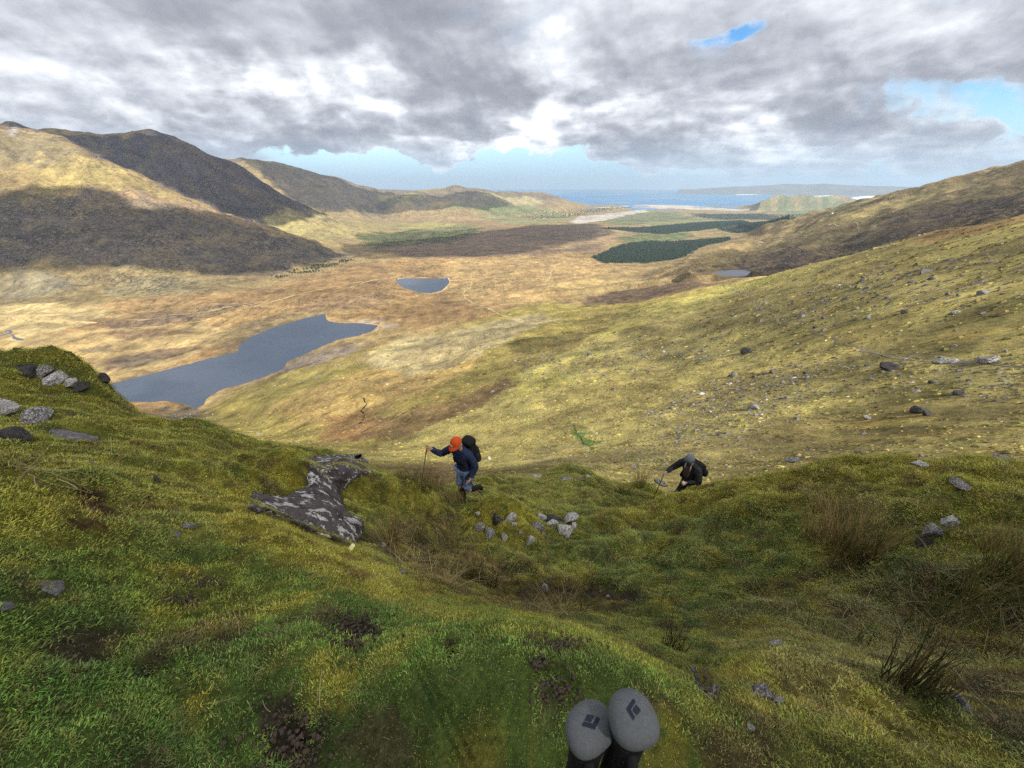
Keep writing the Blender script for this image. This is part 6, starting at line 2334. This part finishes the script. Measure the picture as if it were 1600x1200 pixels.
def flat(name, pts, z, mat):
    o = mesh_obj(name, [(*plane_pt(x, y, z), z + EYE) for x, y in pts], [list(range(len(pts)))], mat)
    if o.data.polygons[0].normal.z < 0:
        o.data.flip_normals()
    tag(o, kind='structure')


flat('beach', [(1285, 318), (1340, 310), (1400, 304), (1460, 299.5), (1600, 297), (1700, 297), (1700, 318), (1500, 320), (1380, 319), (1320, 321)], SEA + 3, M_SAND)
flat('surf', [(1250, 315.5), (1290, 312.5), (1345, 307), (1395, 302), (1455, 298.5), (1450, 300), (1395, 305), (1345, 311), (1290, 317), (1255, 318.5)], SEA + 4, M_FOAM)
flat('surf', [(1255, 307), (1300, 305), (1340, 303.4), (1340, 304.4), (1300, 306.3), (1260, 308.4)], SEA + 1, M_FOAM)
flat('surf', [(1150, 304), (1230, 302.5), (1230, 303.2), (1150, 304.9)], SEA + 1, M_FOAM)

# ------------------------------------------------------------------ the photographer's own pair of poles, stood in the turf in front
M_POMMEL = plain('grey_rubber', (.112, .120, .128), .8, .0004, 260, .12, .25)
M_MARK = plain('emblem_print', (.020, .025, .040), .7, vary=.05)


def own_pole(px, py, rng_, half, turn, shapes, label):
    a, e = ray(px, py)
    q = Vector((math.sin(a), math.cos(a), e)).normalized() * rng_ + Vector((0, 0, EYE))
    gz = ground_z(q.x, q.y)
    root = empty('trekking_pole', (q.x, q.y, gz))
    tag(root, label, 'trekking pole', 'pair of poles stood in the turf by the photographer')
    h = q.z - gz
    R = Matrix.Rotation(turn, 4, 'Z')
    bm = superell((0, 0, 0), (half[0], half[1], .016), 2.35, 40, 20)
    for v in bm.verts:
        # egg outline, softly crowned top
        v.co.x *= 1 - .10 * v.co.y / half[1]
    bmesh.ops.transform(bm, matrix=Matrix.Translation((0, 0, h - .008)) @ R, verts=bm.verts[:])
    pom = from_bm('pommel', bm, M_POMMEL, root)
    # printed emblem lying on the crowned top
    dg_top = [v.co.copy() for v in pom.data.vertices]
    inv = R.inverted()
    for sh in shapes:
        bm = bmesh.new()
        vs_ = []
        for (x, y) in sh:
            aa, ee = ray(x, y)
            zt_ = q.z + .006
            d = (zt_ - EYE) / ee
            w = Vector((d * math.sin(aa) - q.x, d * math.cos(aa) - q.y, 0))
            vs_.append(bm.verts.new((w.x, w.y, 0)))
        f = bm.faces.new(vs_)
        bmesh.ops.triangulate(bm, faces=[f])
        bmesh.ops.subdivide_edges(bm, edges=bm.edges[:], cuts=5, use_grid_fill=True)
        for v in bm.verts:
            l = inv @ Vector((v.co.x, v.co.y, 0))
            k = min((abs(l.x / (half[0] * (1 - .10 * l.y / half[1]))) ** 2.35 + abs(l.y / half[1]) ** 2.35), .98)
            v.co.z = h - .008 + .016 * (1 - k) ** (1 / 2.35) + .0005
        if sum(f_.normal.z for f_ in bm.faces) < 0:
            bmesh.ops.reverse_faces(bm, faces=bm.faces[:])
        o = from_bm('emblem', bm, M_MARK, pom, True)
    from_bm('grip', tube([(0, 0, h - .010), (0, 0, h - .022), (0, 0, h - .05), (0, 0, h - .10), (0, 0, h - .145), (0, 0, h - .17)], [.022, .0205, .0175, .0165, .018, .013], 20), M_BLACK, root)
    from_bm('shaft', tube([(0, 0, .05), (0, 0, h * .5), (0, 0, h * .5 + .01), (0, 0, h - .16)], [.0065, .0065, .009, .009], 12), M_CARBON, root)
    from_bm('lever_lock', superell((.010, 0, h * .5), (.016, .012, .022), 3, 12, 8), M_BLACK, root)
    from_bm('basket', tube([(0, 0, .05), (0, 0, .058)], [.026, .028], 18), M_BLACK, root)
    from_bm('tip', tube([(0, 0, -.01), (0, 0, .05)], [.003, .006], 10), M_METAL, root)
    from_bm('strap', tube([(0, -.012, h - .035), (.0, -.035, h - .07), (.004, -.045, h - .13), (.002, -.03, h - .19), (0, -.014, h - .16)], [.006] * 5, 8), M_BLACK, root)


def crop(pts):
    return [(800 + x / 3.2, 960 + y / 3.2) for x, y in pts]


own_pole(922, 1131, .530, (.0268, .0215), math.radians(30),
         [crop([(377, 503), (409, 513), (393, 545), (361, 536)]), crop([(350, 551), (361, 541), (403, 553), (420, 517), (439, 523), (413, 581), (350, 562)])],
         'left of two grey-topped trekking poles with a dark emblem, standing in the turf')
own_pole(990, 1116, .505, (.0232, .0238), math.radians(8),
         [crop([(606, 424), (617, 441), (592, 481), (614, 519), (605, 536), (569, 478)]), crop([(620, 457), (643, 485), (622, 511), (600, 484)])],
         'right and taller of two grey-topped trekking poles with a dark emblem')

# ------------------------------------------------------------------ stones that can be told apart, and the rest of the scatter
pos_, eu_, sc_, g_, wh_ = sow_slopes()
M_FS = []
for g in (.10, .15, .20, .28, .45):
    M_FS.append(plain('slope_boulder_%d' % int(g * 100), (g, g * .96, g * .94), .9, .05, 3, .35, .05))
shapes_ = {}
for i in range(len(pos_)):
    mi = int(np.argmin([abs(g_[i] - q) for q in (.10, .15, .20, .28, .45)]))
    key = (int(wh_[i]), mi)
    if key not in shapes_:
        me = rock_mesh('boulder', 80 + key[0], 7, 2)
        me.materials.append(M_FS[mi])
        shapes_[key] = me
    o = bpy.data.objects.new('boulder', shapes_[key])
    COL.objects.link(o)
    o.location = tuple(pos_[i])
    o.rotation_euler = tuple(eu_[i])
    o.scale = tuple(sc_[i])
    tag(o, 'pale boulder among the scattered rocks of the far grassy slope' if mi >= 4 else 'grey boulder half sunk among the scattered rocks of the far slope', 'boulder', 'pale boulders of the far slope' if mi >= 4 else 'grey boulders of the far slope')
sow_grass()
